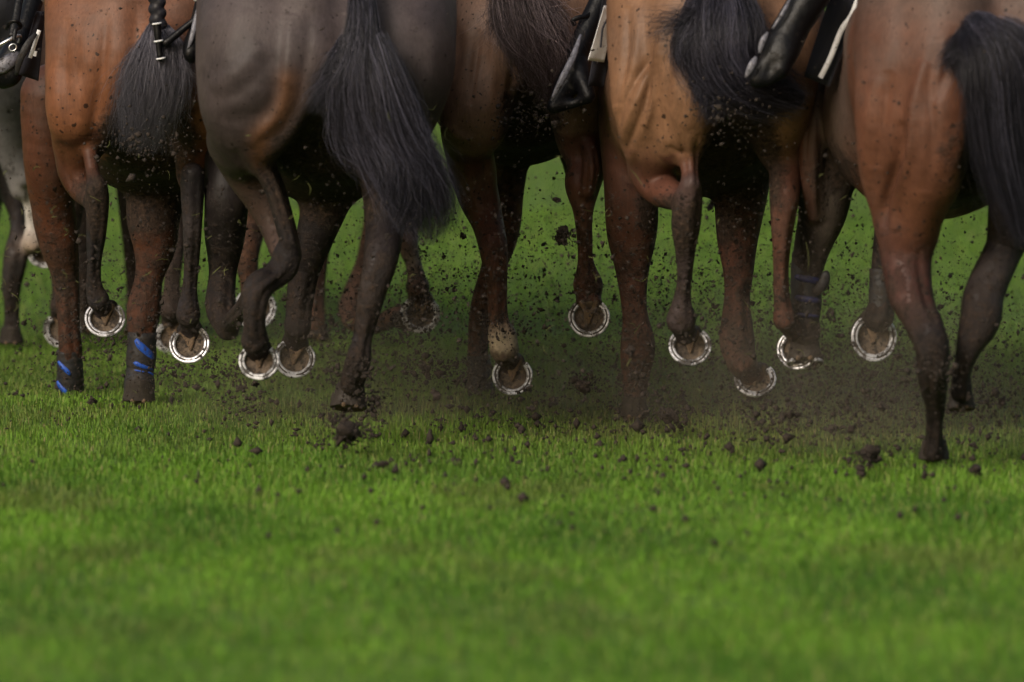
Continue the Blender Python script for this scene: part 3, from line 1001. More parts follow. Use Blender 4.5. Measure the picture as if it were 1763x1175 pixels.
# ---- dark horse, second from the left ------------------------------------------
def horse_dark():
    d0 = 23.3
    base = srgb(78, 69, 71); leg = srgb(36, 31, 32); brown = srgb(112, 74, 46); tan = srgb(76, 58, 50)
    r = horse_root(562, d0, "dark grey-brown horse with a long black tail sweeping right")
    b = Body()
    trunk(b, d0, 560, 222, -.02, base, dz=0.0)
    b.chain(d0, [(458, -40, .40, 118), (450, 60, .25, 112), (443, 130, .2, 104), (432, 190, .2, 84), (425, 245, .26, 60)], .07, base)
    b.chain(d0, [(528, 20, .16, 50), (520, 100, .09, 40), (505, 170, .10, 36), (470, 235, .14, 30), (430, 268, .2, 26)], .035, base)
    b.chain(d0, [(412, 240, .3, 56), (428, 285, .36, 46), (455, 335, .38, 38), (478, 390, .36, 31), (494, 440, .28, 26)], .035, tan)
    b.chain(d0, [(440, 275, .18, 16), (470, 330, .2, 13), (496, 415, .18, 14)], .025, leg)
    b.chain(d0, [(494, 436, .2, 23), (488, 460, .2, 25), (468, 478, .18, 23), (446, 494, .14, 25), (438, 520, .12, 22), (438, 555, .13, 19), (438, 585, .16, 23)], .02, leg)
    shoe_at(b, r, d0, 446, 622, .19, 68, .35, dull=True, join=(439, 588, .17, 22), col=leg)
    b.chain(d0, [(672, -40, .40, 112), (676, 60, .25, 109), (676, 120, .22, 104), (672, 180, .27, 86), (666, 250, .35, 60), (664, 320, .4, 42), (663, 390, .36, 33), (655, 450, .26, 29), (638, 515, .24, 23), (625, 580, .25, 16), (617, 622, .25, 22), (606, 660, .29, 21)], .06, base)
    b.clips.append(clip_line(zc(262, d0), xc(590, d0), xc(790, d0), leg, .05, 0, y0=d0 - .3, y1=d0 + .9))
    c = P(600, 702, d0 + .33)
    make_hoof(r, c, 66 * mpx(d0), (-.05, -.30, -.95), (-.15, .9, -.25), shoe=False)
    # fore legs
    b.chain(d0, [(400, 180, 1.15, 60), (394, 270, 1.05, 42), (390, 340, 1.0, 38), (387, 400, 1.05, 35), (383, 470, 1.1, 23), (380, 530, 1.05, 26), (392, 568, 1.0, 19)], .04, leg)
    b.chain(d0, [(392, 560, 1.0, 18), (420, 530, .8, 15), (440, 495, .7, 19)], .02, leg)
    b.chain(d0, [(590, 230, 1.1, 60), (566, 330, 1.0, 44), (545, 400, 1.0, 34), (526, 460, 1.05, 26), (516, 520, 1.08, 22), (513, 560, 1.08, 21)], .04, leg)
    shoe_at(b, r, d0, 507, 616, 1.1, 70, .25, roll=-.16, yaw=.15, join=(512, 565, 1.08, 20), col=leg)
    for sp in ((565, 300, d0 + .5, 110, 110, 1.5, 1.1), (620, 600, d0 + .25, 40, 120, .3, .4), (440, 560, d0 + .2, 50, 70, .3, .3)):
        mudspot(b, *sp)
    # crease lines of the muscles

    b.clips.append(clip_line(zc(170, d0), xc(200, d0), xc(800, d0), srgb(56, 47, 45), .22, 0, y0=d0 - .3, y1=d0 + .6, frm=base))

    def warm(V, C):   # tan edge down the back of the thigh
        q = catmull(np.array([P(496, 138, d0), P(492, 165, d0), P(480, 200, d0), (P(448, 238, d0)), P(450, 285, d0)]), 30)
        dd = np.sqrt(((V[:, None, 0] - q[None, :, 0]) ** 2 + (V[:, None, 2] - q[None, :, 2]) ** 2)).min(1)
        k = np.exp(-(dd / .034) ** 2) * .6 * (V[:, 1] < d0 + .4)
        return C * (1 - k[:, None]) + np.array(brown) * k[:, None]
    b.clips.append(warm)
    b.stroke(d0, [(452, 70), (425, 108), (385, 138), (362, 150)], 16, 6)
    b.stroke(d0, [(470, 90), (440, 135), (395, 165), (360, 172)], 14, -5)
    b.stroke(d0, [(494, 140), (470, 185), (420, 202), (375, 200)], 18, -10)
    b.stroke(d0, [(502, 20), (497, 100), (490, 160), (470, 205), (425, 250)], 11, 12)
    b.stroke(d0, [(535, 10), (528, 110), (510, 190), (470, 250)], 13, -12)
    b.stroke(d0, [(420, 10), (400, 70), (372, 120)], 16, 4)
    b.stroke(d0, [(590, 20), (585, 140), (575, 260)], 16, -9)
    b.stroke(d0, [(405, 255), (420, 290), (450, 345)], 7, -7)
    b.stroke(d0, [(730, 20), (745, 90), (740, 160)], 14, 4)
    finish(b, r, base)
    make_tail(r, d0, [(1.0, [(622, -60, .05, 14), (624, 40, -.04, 21), (624, 120, -.07, 30), (640, 200, -.07, 38), (676, 270, -.07, 48), (714, 325, -.06, 50), (732, 380, -.05, 38), (736, 425, -.05, 6)]),
                      (.22, [(618, 40, -.05, 18), (598, 120, -.08, 20), (590, 180, -.08, 20), (600, 250, -.07, 22), (650, 290, -.07, 16)]),
                      (.45, [(640, 60, -.05, 22), (668, 150, -.09, 34), (700, 240, -.09, 38), (738, 300, -.08, 30), (760, 350, -.07, 18), (757, 405, -.06, 5)]),
                      (.25, [(600, 60, -.04, 10), (578, 110, -.07, 12), (560, 160, -.07, 10), (548, 200, -.06, 4)]),
                      (.35, [(650, 230, -.09, 26), (690, 290, -.1, 34), (700, 350, -.08, 34), (690, 405, -.06, 16)])],
              3900, TAIL_BLACK, .0006, 5,
              core=[[(622, -60, .08, 12), (626, 60, 0, 16), (626, 140, -.03, 18), (644, 215, -.03, 24), (676, 280, -.03, 28), (704, 340, -.03, 18), (712, 365, -.03, 8)]], frizz=.012)
    return r


# ---- brown horse in the middle --------------------------------------------------
def horse_mid():
    d0 = 24.4
    base = srgb(116, 88, 72); leg = srgb(90, 58, 46); dk = srgb(58, 42, 38); pale = srgb(176, 160, 138)
    r = horse_root(905, d0, "mid brown horse with a frizzy brown-grey tail and a pale tuft above one hoof")
    b = Body()
    trunk(b, d0, 908, 158, -.03, base, dz=.02, girth=.88)
    b.chain(d0, [(848, -60, .42, 86), (838, 30, .26, 74), (832, 100, .2, 62), (826, 160, .16, 60), (818, 205, .16, 60), (807, 245, .24, 45), (812, 295, .3, 36)], .06, base)
    b.chain(d0, [(812, 285, .3, 36), (822, 335, .32, 35), (838, 380, .3, 28), (850, 430, .2, 24), (855, 490, .18, 18), (858, 550, .18, 17), (865, 580, .17, 21)], .03, leg)
    b.chain(d0, [(865, 582, .165, 24), (868, 600, .165, 24)], .02, pale, smooth=False)
    shoe_at(b, r, d0, 882, 646, .2, 68, .15, roll=-.08, yaw=.1, join=(868, 603, .17, 22), col=dk, rj=22)
    b.chain(d0, [(968, -60, .42, 86), (985, 40, .28, 68), (992, 120, .22, 56), (994, 190, .25, 50), (1002, 240, .3, 42)], .06, base)
    b.chain(d0, [(1002, 235, .3, 42), (1010, 285, .26, 33), (1003, 318, .22, 30), (1004, 360, .2, 18), (1006, 410, .22, 13.5), (1008, 450, .24, 13), (1012, 488, .26, 23)], .025, leg)
    b.chain(d0, [(1014, 252, .2, 13), (1018, 290, .16, 15), (1012, 330, .16, 12)], .02, dk)
    shoe_at(b, r, d0, 1014, 546, .2, 70, .2, roll=0, join=(1013, 492, .27, 23), col=dk, rj=20)
    b.chain(d0, [(880, 160, 1.2, 56), (880, 240, 1.1, 36), (876, 320, 1.1, 27), (868, 400, 1.12, 26), (846, 470, 1.15, 21), (829, 535, 1.18, 20), (823, 600, 1.2, 17), (823, 660, 1.2, 17), (823, 690, 1.2, 20)], .04, leg)
    b.chain(d0, [(970, 160, 1.2, 56), (985, 230, 1.2, 36), (1000, 290, 1.45, 26)], .04, leg)
    b.chain(d0, [(1000, 290, 1.45, 22), (1003, 300, 1.15, 14)], .03, leg, smooth=False)
    c = P(823, 694, d0 + 1.2); c[2] = .012
    make_hoof(r, c, 50 * mpx(d0), (0, -.05, -1), (0, 1, 0), shoe=False)
    make_hoof(r, P(1003, 312, d0 + 1.1), 56 * mpx(d0), (0, -.7, .7), (0, -.4, -.9))
    make_boot(r, d0, [(824, 612, 1.2, 20), (826, 650, 1.2, 22), (828, 688, 1.2, 23)])
    for sp in ((912, 210, d0 + .4, 55, 95, 1.2, 1.0), (920, 270, d0 + .9, 70, 60, 1.2, 1.0), (850, 420, d0 + .3, 50, 120, .4, .25), (1012, 480, d0 + .3, 40, 60, .2, .5), (875, 330, d0 + 1.1, 40, 90, .3, .4)):
        mudspot(b, *sp)
    def tuft(V, C):
        c = P(866, 588, d0 + .17)
        q = np.sqrt(((V[:, 0] - c[0]) / .045) ** 2 + ((V[:, 2] - c[2]) / .034) ** 2 + ((V[:, 1] - c[1]) / .12) ** 2)
        k = np.clip((1.15 - q) * 3 + .5 * np.sin(V[:, 0] * 300) * np.sin(V[:, 2] * 260), 0, 1)
        return C * (1 - k[:, None]) + np.array(pale) * k[:, None]
    b.clips.append(tuft)
    b.clean.append((P(866, 588, d0 + .17), np.array((.05, .15, .04))))
    b.clips.append(clip_line(zc(256, d0 + .2), xc(740, d0), xc(880, d0), leg, .008, -.1, y0=d0 - .1, y1=d0 + .6, frm=base))
    b.clips.append(clip_line(zc(232, d0 + .2), xc(945, d0), xc(1060, d0), leg, .008, .0, y0=d0 - .1, y1=d0 + .6))
    b.stroke(d0, [(826, 50), (818, 110), (810, 180)], 6, -8)
    b.stroke(d0, [(805, 30), (800, 110), (785, 180)], 10, 7)
    b.stroke(d0, [(886, 40), (884, 120), (872, 220)], 9, -11)
    b.stroke(d0, [(852, 30), (850, 120), (840, 200)], 9, 6)
    b.stroke(d0, [(768, 212), (790, 232), (815, 240)], 9, 8)
    b.stroke(d0, [(850, 250), (836, 300), (846, 370)], 6, -7)
    b.stroke(d0, [(800, 270), (806, 320), (826, 370)], 6, 6)
    b.stroke(d0, [(1000, 255), (998, 290), (996, 330)], 5, -6)
    b.stroke(d0, [(858, 450), (860, 500), (862, 560)], 4, -4)
    finish(b, r, base)
    make_tail(r, d0, [(1.0, [(880, -60, 0, 26), (892, 0, -.05, 44), (914, 60, -.08, 48), (936, 110, -.09, 38), (950, 160, -.09, 16), (938, 192, -.08, 4)]),
                      (.4, [(920, 0, -.04, 34), (950, 60, -.06, 36), (962, 110, -.07, 16)]),
                      (.28, [(868, -10, -.04, 20), (862, 40, -.05, 16), (870, 90, -.05, 8)])], 2200, TAIL_BROWN, .0006, 8,
              core=[[(880, -60, .04, 22), (895, 10, 0, 32), (912, 60, -.03, 30), (930, 110, -.04, 16)]], frizz=.014)
    return r


# ---- golden bay horse -----------------------------------------------------------
def horse_bay():
    d0 = 23.4
    base = srgb(130, 96, 72); leg = srgb(86, 56, 45); red = srgb(94, 60, 48); grey = srgb(66, 56, 56)
    r = horse_root(1235, d0, "golden brown bay horse with black tail strands blowing left")
    b = Body()
    trunk(b, d0, 1232, 188, -.015, base, dz=-.01, girth=.92)
    b.chain(d0, [(1138, -60, .42, 92), (1128, 40, .3, 84), (1120, 110, .24, 72), (1110, 180, .2, 56), (1110, 240, .24, 42)], .05, base)
    b.chain(d0, [(1190, -20, .24, 80), (1190, 70, .16, 72), (1192, 150, .11, 62), (1186, 205, .13, 54), (1168, 245, .18, 42)], .035, base)
    b.chain(d0, [(1128, 255, .25, 45), (1122, 295, .29, 40), (1138, 325, .26, 31), (1160, 338, .19, 24), (1184, 348, .12, 18)], .035, red)
    b.chain(d0, [(1182, 225, .18, 26), (1186, 265, .14, 17), (1189, 316, .10, 14)], .03, red)
    b.chain(d0, [(1190, 316, .08, 15), (1186, 340, .11, 23), (1181, 385, .14, 25), (1180, 435, .18, 17), (1178, 486, .22, 12.5), (1174, 520, .24, 16), (1172, 550, .25, 24)], .02, grey)
    shoe_at(b, r, d0, 1188, 596, .3, 72, .40, roll=.05, join=(1173, 553, .26, 22), col=grey)
    b.chain(d0, [(1318, -60, .42, 96), (1332, 40, .28, 88), (1336, 120, .22, 76), (1335, 190, .24, 62), (1342, 250, .3, 40)], .06, base)
    b.chain(d0, [(1270, -20, .24, 70), (1272, 80, .16, 58), (1280, 170, .16, 48)], .035, base)
    b.chain(d0, [(1342, 250, .3, 40), (1352, 290, .28, 28), (1350, 345, .22, 25), (1346, 420, .24, 16), (1345, 490, .28, 13), (1350, 550, .3, 17)], .025, leg)
    shoe_at(b, r, d0, 1374, 601, .42, 71, .2, yaw=-.3, join=(1350, 550, .3, 17), col=leg)
    b.chain(d0, [(1100, 120, 1.2, 66), (1080, 200, 1.08, 50), (1082, 280, 1.05, 45), (1087, 350, 1.05, 45), (1088, 401, 1.08, 43), (1089, 469, 1.1, 28), (1093, 537, 1.1, 21), (1098, 592, 1.1, 30), (1095, 639, 1.1, 25), (1093, 690, 1.1, 17), (1092, 715, 1.1, 20)], .04, leg, mud=.1)
    c = P(1092, 724, d0 + 1.1); c[2] = .01
    make_hoof(r, c, 56 * mpx(d0), (0, -.05, -1), (0, 1, 0), shoe=False)
    b.chain(d0, [(1300, 180, 1.1, 66), (1285, 270, 1.0, 48), (1275, 340, 1.0, 45), (1270, 400, 1.0, 36), (1271, 469, 1.0, 26), (1269, 513, 1.0, 22), (1269, 585, 1.0, 30), (1275, 618, 1.0, 25)], .04, leg, mud=.1)
    shoe_at(b, r, d0, 1300, 653, 1.02, 71, .62, roll=-.08, join=(1277, 622, 1.0, 24), col=leg, rj=24, length=1.02)
    for sp in ((1270, 280, d0 + .5, 75, 120, 1.5, 1.1), (1180, 360, d0 + .9, 90, 70, 1.2, 1.0), (1100, 600, d0 + 1.1, 50, 120, .3, .4), (1240, 380, d0 + .9, 70, 60, .6, .6), (1270, 560, d0 + 1.0, 50, 100, .3, .3), (1290, 190, d0 + .2, 70, 80, .4, .5)):
        mudspot(b, *sp)
    b.clips.append(clip_line(zc(262, d0 + .2), xc(1070, d0), xc(1182, d0), red, .006, .02, y0=d0 - .1, y1=d0 + .5, frm=base))
    b.clips.append(clip_line(zc(352, d0 + 1.05), xc(1030, d0), xc(1140, d0), leg, .008, .0, y0=d0 + .8, y1=d0 + 1.4))
    # grooves of the thigh
    b.stroke(d0, [(1134, 62), (1118, 102), (1092, 140), (1068, 190), (1056, 240)], 7, -12)
    b.stroke(d0, [(1130, 90), (1106, 150), (1084, 196), (1066, 250)], 6, 7)
    b.stroke(d0, [(1130, 90), (1121, 138), (1112, 178), (1094, 222), (1074, 272)], 7, -13)
    b.stroke(d0, [(1150, 20), (1136, 70), (1126, 120), (1124, 170), (1108, 220)], 8, 15)
    b.stroke(d0, [(1162, 60), (1150, 120), (1142, 190), (1150, 240)], 10, -9)
    b.stroke(d0, [(1082, 10), (1078, 100), (1058, 185)], 7, -11)
    b.stroke(d0, [(1100, 10), (1098, 80), (1085, 125)], 9, 8)
    b.stroke(d0, [(1190, 80), (1196, 160), (1185, 220)], 14, 7)
    b.stroke(d0, [(1236, 60), (1236, 160), (1225, 250)], 14, -16)
    b.stroke(d0, [(1150, 250), (1165, 262), (1180, 262)], 5, -7)
    b.stroke(d0, [(1092, 265), (1100, 300), (1115, 330)], 6, -9)
    b.stroke(d0, [(1184, 370), (1182, 420), (1180, 480)], 4, -4)
    finish(b, r, base)
    make_tail(r, d0, [(1.0, [(1240, -60, .02, 22), (1240, 10, -.06, 50), (1246, 70, -.1, 64), (1262, 115, -.1, 56), (1305, 145, -.02, 46), (1350, 160, .02, 34), (1392, 182, .04, 20)]),
                      (.10, [(1225, 0, -.06, 22), (1195, 30, -.1, 20), (1150, 42, -.12, 18), (1102, 58, -.12, 26)]),
                      (.25, [(1220, 20, -.08, 26), (1185, 70, -.11, 26), (1190, 110, -.1, 24), (1240, 160, -.08, 20)]),
                      (.4, [(1275, 0, -.04, 26), (1290, 60, -.09, 30), (1280, 110, -.1, 30), (1245, 130, -.1, 20)]),
                      (.3, [(1200, 110, -.08, 16), (1216, 160, -.07, 18), (1240, 210, -.04, 10)])], 4000, TAIL_BLACK, .0006, 11,
              core=[[(1240, -60, .06, 18), (1240, 10, 0, 32), (1244, 70, -.04, 38), (1262, 112, -.05, 34), (1310, 145, .02, 26), (1370, 168, .06, 16)]], frizz=.012)
    q = np.array([P(*p) for p in ((990, 44, d0 + .93), (986, 36, d0 + .92), (996, 31, d0 + .92), (1010, 28, d0 + .93), (1022, 22, d0 + .96))])
    V, Q, Tr = tube(catmull(q, 14), .0075, 8, flat=.35)
    link("stirrup_leather", mesh_np("stirrup_leather", V, Q, Tr), M['leather'], r)
    # number cloth: white panel with a black stroke, black hem
    sc = sheet("saddle_cloth", [(1042, -30, 0), (1070, -30, 0), (1040, 150, 0), (1012, 148, 0)], lambda u, v: d0 + .70 + .05 * u, .012, M['cloth'], r)
    sheet("number_panel", [(1040, 10, 0), (1064, 10, 0), (1040, 108, 0), (1012, 104, 0)], lambda u, v: d0 + .674 + .05 * u, .006, M['white'], sc, wav=.0008)
    strip("numeral", [(1047, 30, d0 + .672), (1038, 48, d0 + .672), (1036, 62, d0 + .672), (1034, 82, d0 + .672)], .003, .01, M['cloth'], sc)
    return r


# ---- reddish brown horse at the right -------------------------------------------
def horse_right():
    d0 = 22.6
    base = srgb(102, 66, 50); leg = srgb(72, 46, 40); blk = srgb(34, 29, 29); gry = srgb(92, 82, 76)
    r = horse_root(1690, d0, "rich brown horse at the right edge with a full black tail")
    b = Body()
    trunk(b, d0, 1682, 215, -.07, base, dz=-.01)
    b.chain(d0, [(1588, -60, .42, 108), (1580, 40, .3, 104), (1572, 120, .24, 98), (1556, 210, .22, 84), (1536, 300, .24, 54), (1545, 370, .27, 42)], .06, base)
    b.chain(d0, [(1632, 20, .2, 78), (1628, 120, .13, 70), (1618, 210, .1, 64), (1606, 290, .12, 58), (1588, 350, .18, 46), (1570, 400, .24, 42)], .04, base)
    b.chain(d0, [(1560, 390, .25, 50), (1560, 440, .25, 44), (1567, 505, .2, 38), (1588, 553, .14, 30)], .035, leg)
    b.clips.append(clip_line(zc(585, d0 + .1), xc(1540, d0), xc(1645, d0), blk, .07, 0, y0=d0 - .2, y1=d0 + .6))
    b.clips.append(clip_line(zc(428, d0 + .2), xc(1490, d0), xc(1630, d0), leg, .03, 0, y0=d0 - .2, y1=d0 + .6, frm=base))
    b.chain(d0, [(1592, 560, .13, 30), (1605, 600, .1, 29), (1606, 645, .14, 27), (1610, 700, .22, 17.5), (1609, 745, .27, 15), (1608, 778, .3, 19)], .025, blk)
    c = P(1608, 800, d0 + .34); c[2] = .015
    make_hoof(r, c, 56 * mpx(d0), (0, -.05, -1), (0, 1, 0), shoe=False)
    b.chain(d0, [(1785, -60, .42, 108), (1792, 40, .28, 106), (1790, 130, .24, 98), (1782, 230, .26, 84), (1764, 320, .3, 64), (1742, 390, .35, 42), (1728, 430, .36, 33), (1695, 505, .3, 35), (1687, 553, .26, 34), (1670, 595, .24, 23), (1657, 640, .26, 16), (1655, 675, .28, 19)], .06, base)
    b.clips.append(clip_line(zc(345, d0 + .3), xc(1638, d0), xc(1900, d0), blk, .06, 0, y0=d0 - .2, y1=d0 + .8))
    make_hoof(r, P(1655, 704, d0 + .33), 50 * mpx(d0), (0, -.3, -.95), (0, .9, -.3), shoe=False)
    # fore legs
    b.chain(d0, [(1440, 120, 1.35, 70), (1418, 200, 1.2, 52), (1420, 290, 1.15, 52), (1418, 360, 1.15, 42), (1400, 420, 1.18, 32), (1390, 470, 1.2, 25), (1388, 530, 1.2, 20), (1388, 568, 1.2, 22)], .04, blk)
    b.chain(d0, [(1402, 130, 1.1, 20), (1398, 220, 1.05, 22), (1396, 310, 1.05, 18), (1402, 370, 1.08, 12)], .03, srgb(74, 46, 34))
    c = P(1386, 622, d0 + 1.2)
    make_hoof(r, c, 66 * mpx(d0), (0, -.35, -.93), (0.1, .93, -.35))
    b.cap(P(1388, 565, d0 + 1.2), P(1386, 600, d0 + 1.21), 22 * mpx(d0), 24 * mpx(d0), .02, blk)
    b.chain(d0, [(1560, 200, 1.2, 66), (1560, 300, 1.2, 48), (1542, 390, 1.2, 36), (1520, 455, 1.2, 20), (1518, 520, 1.2, 18), (1514, 545, 1.2, 24)], .04, blk)
    shoe_at(b, r, d0, 1504, 580, 1.22, 78, .12, roll=-.12, yaw=.2, join=(1514, 540, 1.2, 22), col=blk, rj=22, length=1.08)
    make_boot(r, d0, [(1389, 434, 1.2, 25), (1388, 470, 1.2, 27), (1388, 520, 1.2, 27), (1388, 552, 1.2, 23), (1388, 566, 1.2, 20)],
              [(.30, .02, .03, 225, 325), (.47, .02, .03, 225, 325), (.66, .02, .03, 225, 325)], smat=M['navy'])
    q = np.array([P(*p) for p in ((1404, 505, d0 + 1.16), (1418, 488, d0 + 1.15), (1423, 466, d0 + 1.15))])
    V, Q, Tr = tube(catmull(q, 10), np.array([.012, .014, .015, .016, .016, .016, .015, .014, .011, .004]), 12, flat=.5)
    link("boot_flap", mesh_np("boot_flap", V, Q, Tr), M['rubber'], r)
    make_boot(r, d0, [(1517, 462, 1.2, 20), (1518, 500, 1.2, 22), (1516, 538, 1.2, 22)])
    for sp in ((1690, 280, d0 + .4, 55, 130, 1.2, .95), (1640, 260, d0 + .1, 50, 100, .3, .35), (1600, 680, d0 + .2, 40, 110, .3, .35), (1440, 300, d0 + 1.0, 60, 80, .5, .5), (1560, 330, d0 + 1.1, 80, 60, .6, .8)):
        mudspot(b, *sp)

    def sheen(V, C):   # grey sheen painted into the coat over the loin; greyer strip on the flank
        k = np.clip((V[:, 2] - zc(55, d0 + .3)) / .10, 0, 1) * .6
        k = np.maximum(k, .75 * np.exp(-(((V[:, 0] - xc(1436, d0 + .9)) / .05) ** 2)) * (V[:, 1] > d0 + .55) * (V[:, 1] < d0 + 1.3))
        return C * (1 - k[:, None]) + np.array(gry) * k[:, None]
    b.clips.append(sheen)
    b.stroke(d0, [(1552, 205), (1547, 265), (1530, 340), (1522, 395)], 9, -18)
    b.stroke(d0, [(1590, 100), (1570, 175), (1562, 262), (1542, 340), (1538, 400)], 9, 17)
    b.stroke(d0, [(1612, 60), (1596, 150), (1600, 240), (1590, 330)], 11, -9)
    b.stroke(d0, [(1648, 40), (1628, 110), (1604, 170)], 11, -10)
    b.stroke(d0, [(1505, 130), (1495, 190), (1490, 260), (1500, 330)], 10, 10)
    b.stroke(d0, [(1528, 120), (1520, 200), (1508, 290)], 10, -10)
    b.stroke(d0, [(1690, 110), (1680, 240), (1660, 330)], 18, -16)
    b.stroke(d0, [(1580, 430), (1590, 500), (1610, 560)], 7, -8)
    b.stroke(d0, [(1606, 600), (1600, 650), (1604, 720)], 5, -5)
    finish(b, r, base)
    make_tail(r, d0, [(1.0, [(1668, 34, .05, 14), (1690, 60, -.06, 34), (1712, 120, -.1, 46), (1722, 200, -.1, 48), (1738, 290, -.09, 44), (1762, 370, -.06, 30), (1780, 430, -.05, 14)]),
                      (.5, [(1700, 50, -.04, 30), (1745, 100, -.08, 46), (1770, 200, -.08, 50), (1780, 300, -.06, 40), (1790, 380, -.05, 20)]),
                      (.2, [(1664, 50, 0, 10), (1646, 90, -.02, 16), (1632, 130, -.03, 14)]),
                      (.3, [(1672, 60, -.02, 14), (1668, 110, -.03, 14), (1680, 170, -.04, 12)])], 4000, TAIL_BLACK, .0006, 14,
              core=[[(1668, 36, .08, 12), (1690, 62, 0, 24), (1714, 130, -.04, 34), (1728, 210, -.04, 36), (1744, 300, -.03, 28), (1762, 360, -.01, 16)],
                    [(1700, 60, 0, 22), (1750, 120, -.03, 40), (1775, 220, -.03, 44), (1785, 320, -.01, 26)]], frizz=.010)
    sc = sheet("saddle_cloth", [(1440, -40, 0), (1498, -40, 0), (1428, 150, 0), (1384, 132, 0)], lambda u, v: d0 + .80 - .02 * u, .012, M['cloth'], r)
    strip("border_stripe", [(1480, -10, d0 + .77), (1466, 26, d0 + .77), (1448, 52, d0 + .77), (1430, 98, d0 + .77), (1412, 134, d0 + .77)], .0075, .012, M['white'], sc)
    return r


# ---- horses farther ahead ---------------------------------------------------------
def horse_far_brown():
    d0 = 26.5
    base = srgb(96, 66, 50); leg = srgb(84, 58, 46); wh = srgb(190, 180, 165)
    r = horse_root(575, d0, "brown horse with a white sock, running ahead, mostly hidden behind the dark horse")
    b = Body()
    trunk(b, d0, 575, 150, -.03, base, dz=0.02, girth=.85)
    b.chain(d0, [(505, 20, .4, 80), (490, 150, .25, 62), (455, 260, .3, 48), (430, 370, .35, 34), (424, 430, .3, 24), (428, 480, .28, 17), (434, 500, .28, 18)], .05, base)
    shoe_at(b, r, d0, 439, 531, .32, 72, .25, join=(434, 500, .3, 18), col=leg, rj=18)
    b.chain(d0, [(645, 20, .4, 80), (665, 150, .25, 62), (680, 260, .3, 46), (694, 360, .3, 28), (702, 420, .26, 18), (710, 450, .26, 13)], .05, base)
    b.chain(d0, [(709, 436, .26, 12), (714, 460, .26, 12)], .01, wh, smooth=False)
    b.chain(d0, [(714, 466, .26, 14), (719, 492, .27, 19)], .02, leg, smooth=False)
    shoe_at(b, r, d0, 724, 540, .3, 66, .0, roll=-.05, join=(719, 495, .27, 19), col=leg, rj=19)
    b.chain(d0, [(535, 230, 1.1, 50), (545, 340, 1.1, 34), (546, 430, 1.1, 22), (544, 500, 1.1, 16), (545, 560, 1.1, 15)], .04, leg, mud=.3)
    make_hoof(r, P(546, 588, d0 + 1.1), 50 * mpx(d0), (0, -.7, -.7), (0, .7, -.7), shoe=False)
    b.chain(d0, [(650, 200, 1.1, 50), (662, 320, 1.1, 34), (640, 440, 1.1, 24), (606, 535, 1.1, 24), (640, 560, .9, 17), (690, 540, .75, 17)], .04, leg, mud=.3)
    make_hoof(r, P(708, 548, d0 + .7), 50 * mpx(d0), (.5, -.6, .3), (.6, 0, -.6), shoe=False)
    b.stroke(d0, [(300, 0), (300, 10)], 3, 0)
    finish(b, r, base, .012)
    make_tail(r, d0, [(1, [(575, -20, 0, 16), (580, 100, -.06, 34), (590, 220, -.08, 34), (600, 300, -.06, 12)])], 300, TAIL_BROWN, .002, 21)
    return r


def horse_far_dark():
    d0 = 26.9
    base = srgb(62, 50, 46); leg = srgb(44, 37, 36)
    r = horse_root(205, d0, "dark brown horse running ahead, only its legs seen past the braided-tail bay")
    b = Body()
    trunk(b, d0, 205, 150, -.03, base, dz=0.02, girth=.85)
    b.chain(d0, [(140, 20, .4, 80), (128, 150, .25, 62), (120, 260, .3, 46), (112, 370, .35, 30), (106, 440, .3, 22), (104, 500, .3, 15), (104, 525, .3, 17)], .05, base)
    shoe_at(b, r, d0, 107, 567, .34, 62, .0, join=(104, 528, .32, 17), col=leg, rj=18)
    b.chain(d0, [(275, 20, .4, 80), (285, 150, .25, 62), (292, 260, .3, 46), (296, 370, .35, 32), (297, 440, .3, 20), (296, 490, .3, 14), (294, 530, .3, 20)], .05, base)
    shoe_at(b, r, d0, 298, 580, .34, 62, .0, join=(294, 535, .32, 18), col=leg, rj=18)
    b.chain(d0, [(150, 230, 1.2, 50), (148, 340, 1.2, 34), (146, 440, 1.2, 22), (146, 530, 1.2, 16), (146, 600, 1.2, 15), (146, 620, 1.2, 18)], .04, leg)
    b.chain(d0, [(240, 230, 1.1, 50), (233, 340, 1.1, 32), (230, 430, 1.1, 18), (232, 500, 1.1, 15), (234, 550, 1.1, 16)], .04, leg)
    c = P(146, 600, d0 + 1.2); c[2] = .015
    make_hoof(r, c, 52 * mpx(d0), (0, -.1, -1), (0, 1, 0), shoe=False)
    make_hoof(r, P(235, 575, d0 + 1.12), 50 * mpx(d0), (0, -.8, -.3), (0, .3, -.9), shoe=False)
    b.stroke(d0, [(300, 0), (300, 10)], 3, 0)
    finish(b, r, base, .012)
    make_tail(r, d0, [(1, [(205, -20, 0, 16), (208, 100, -.06, 30), (215, 200, -.08, 26), (218, 260, -.06, 10)])], 300, TAIL_BLACK, .002, 22)
    return r


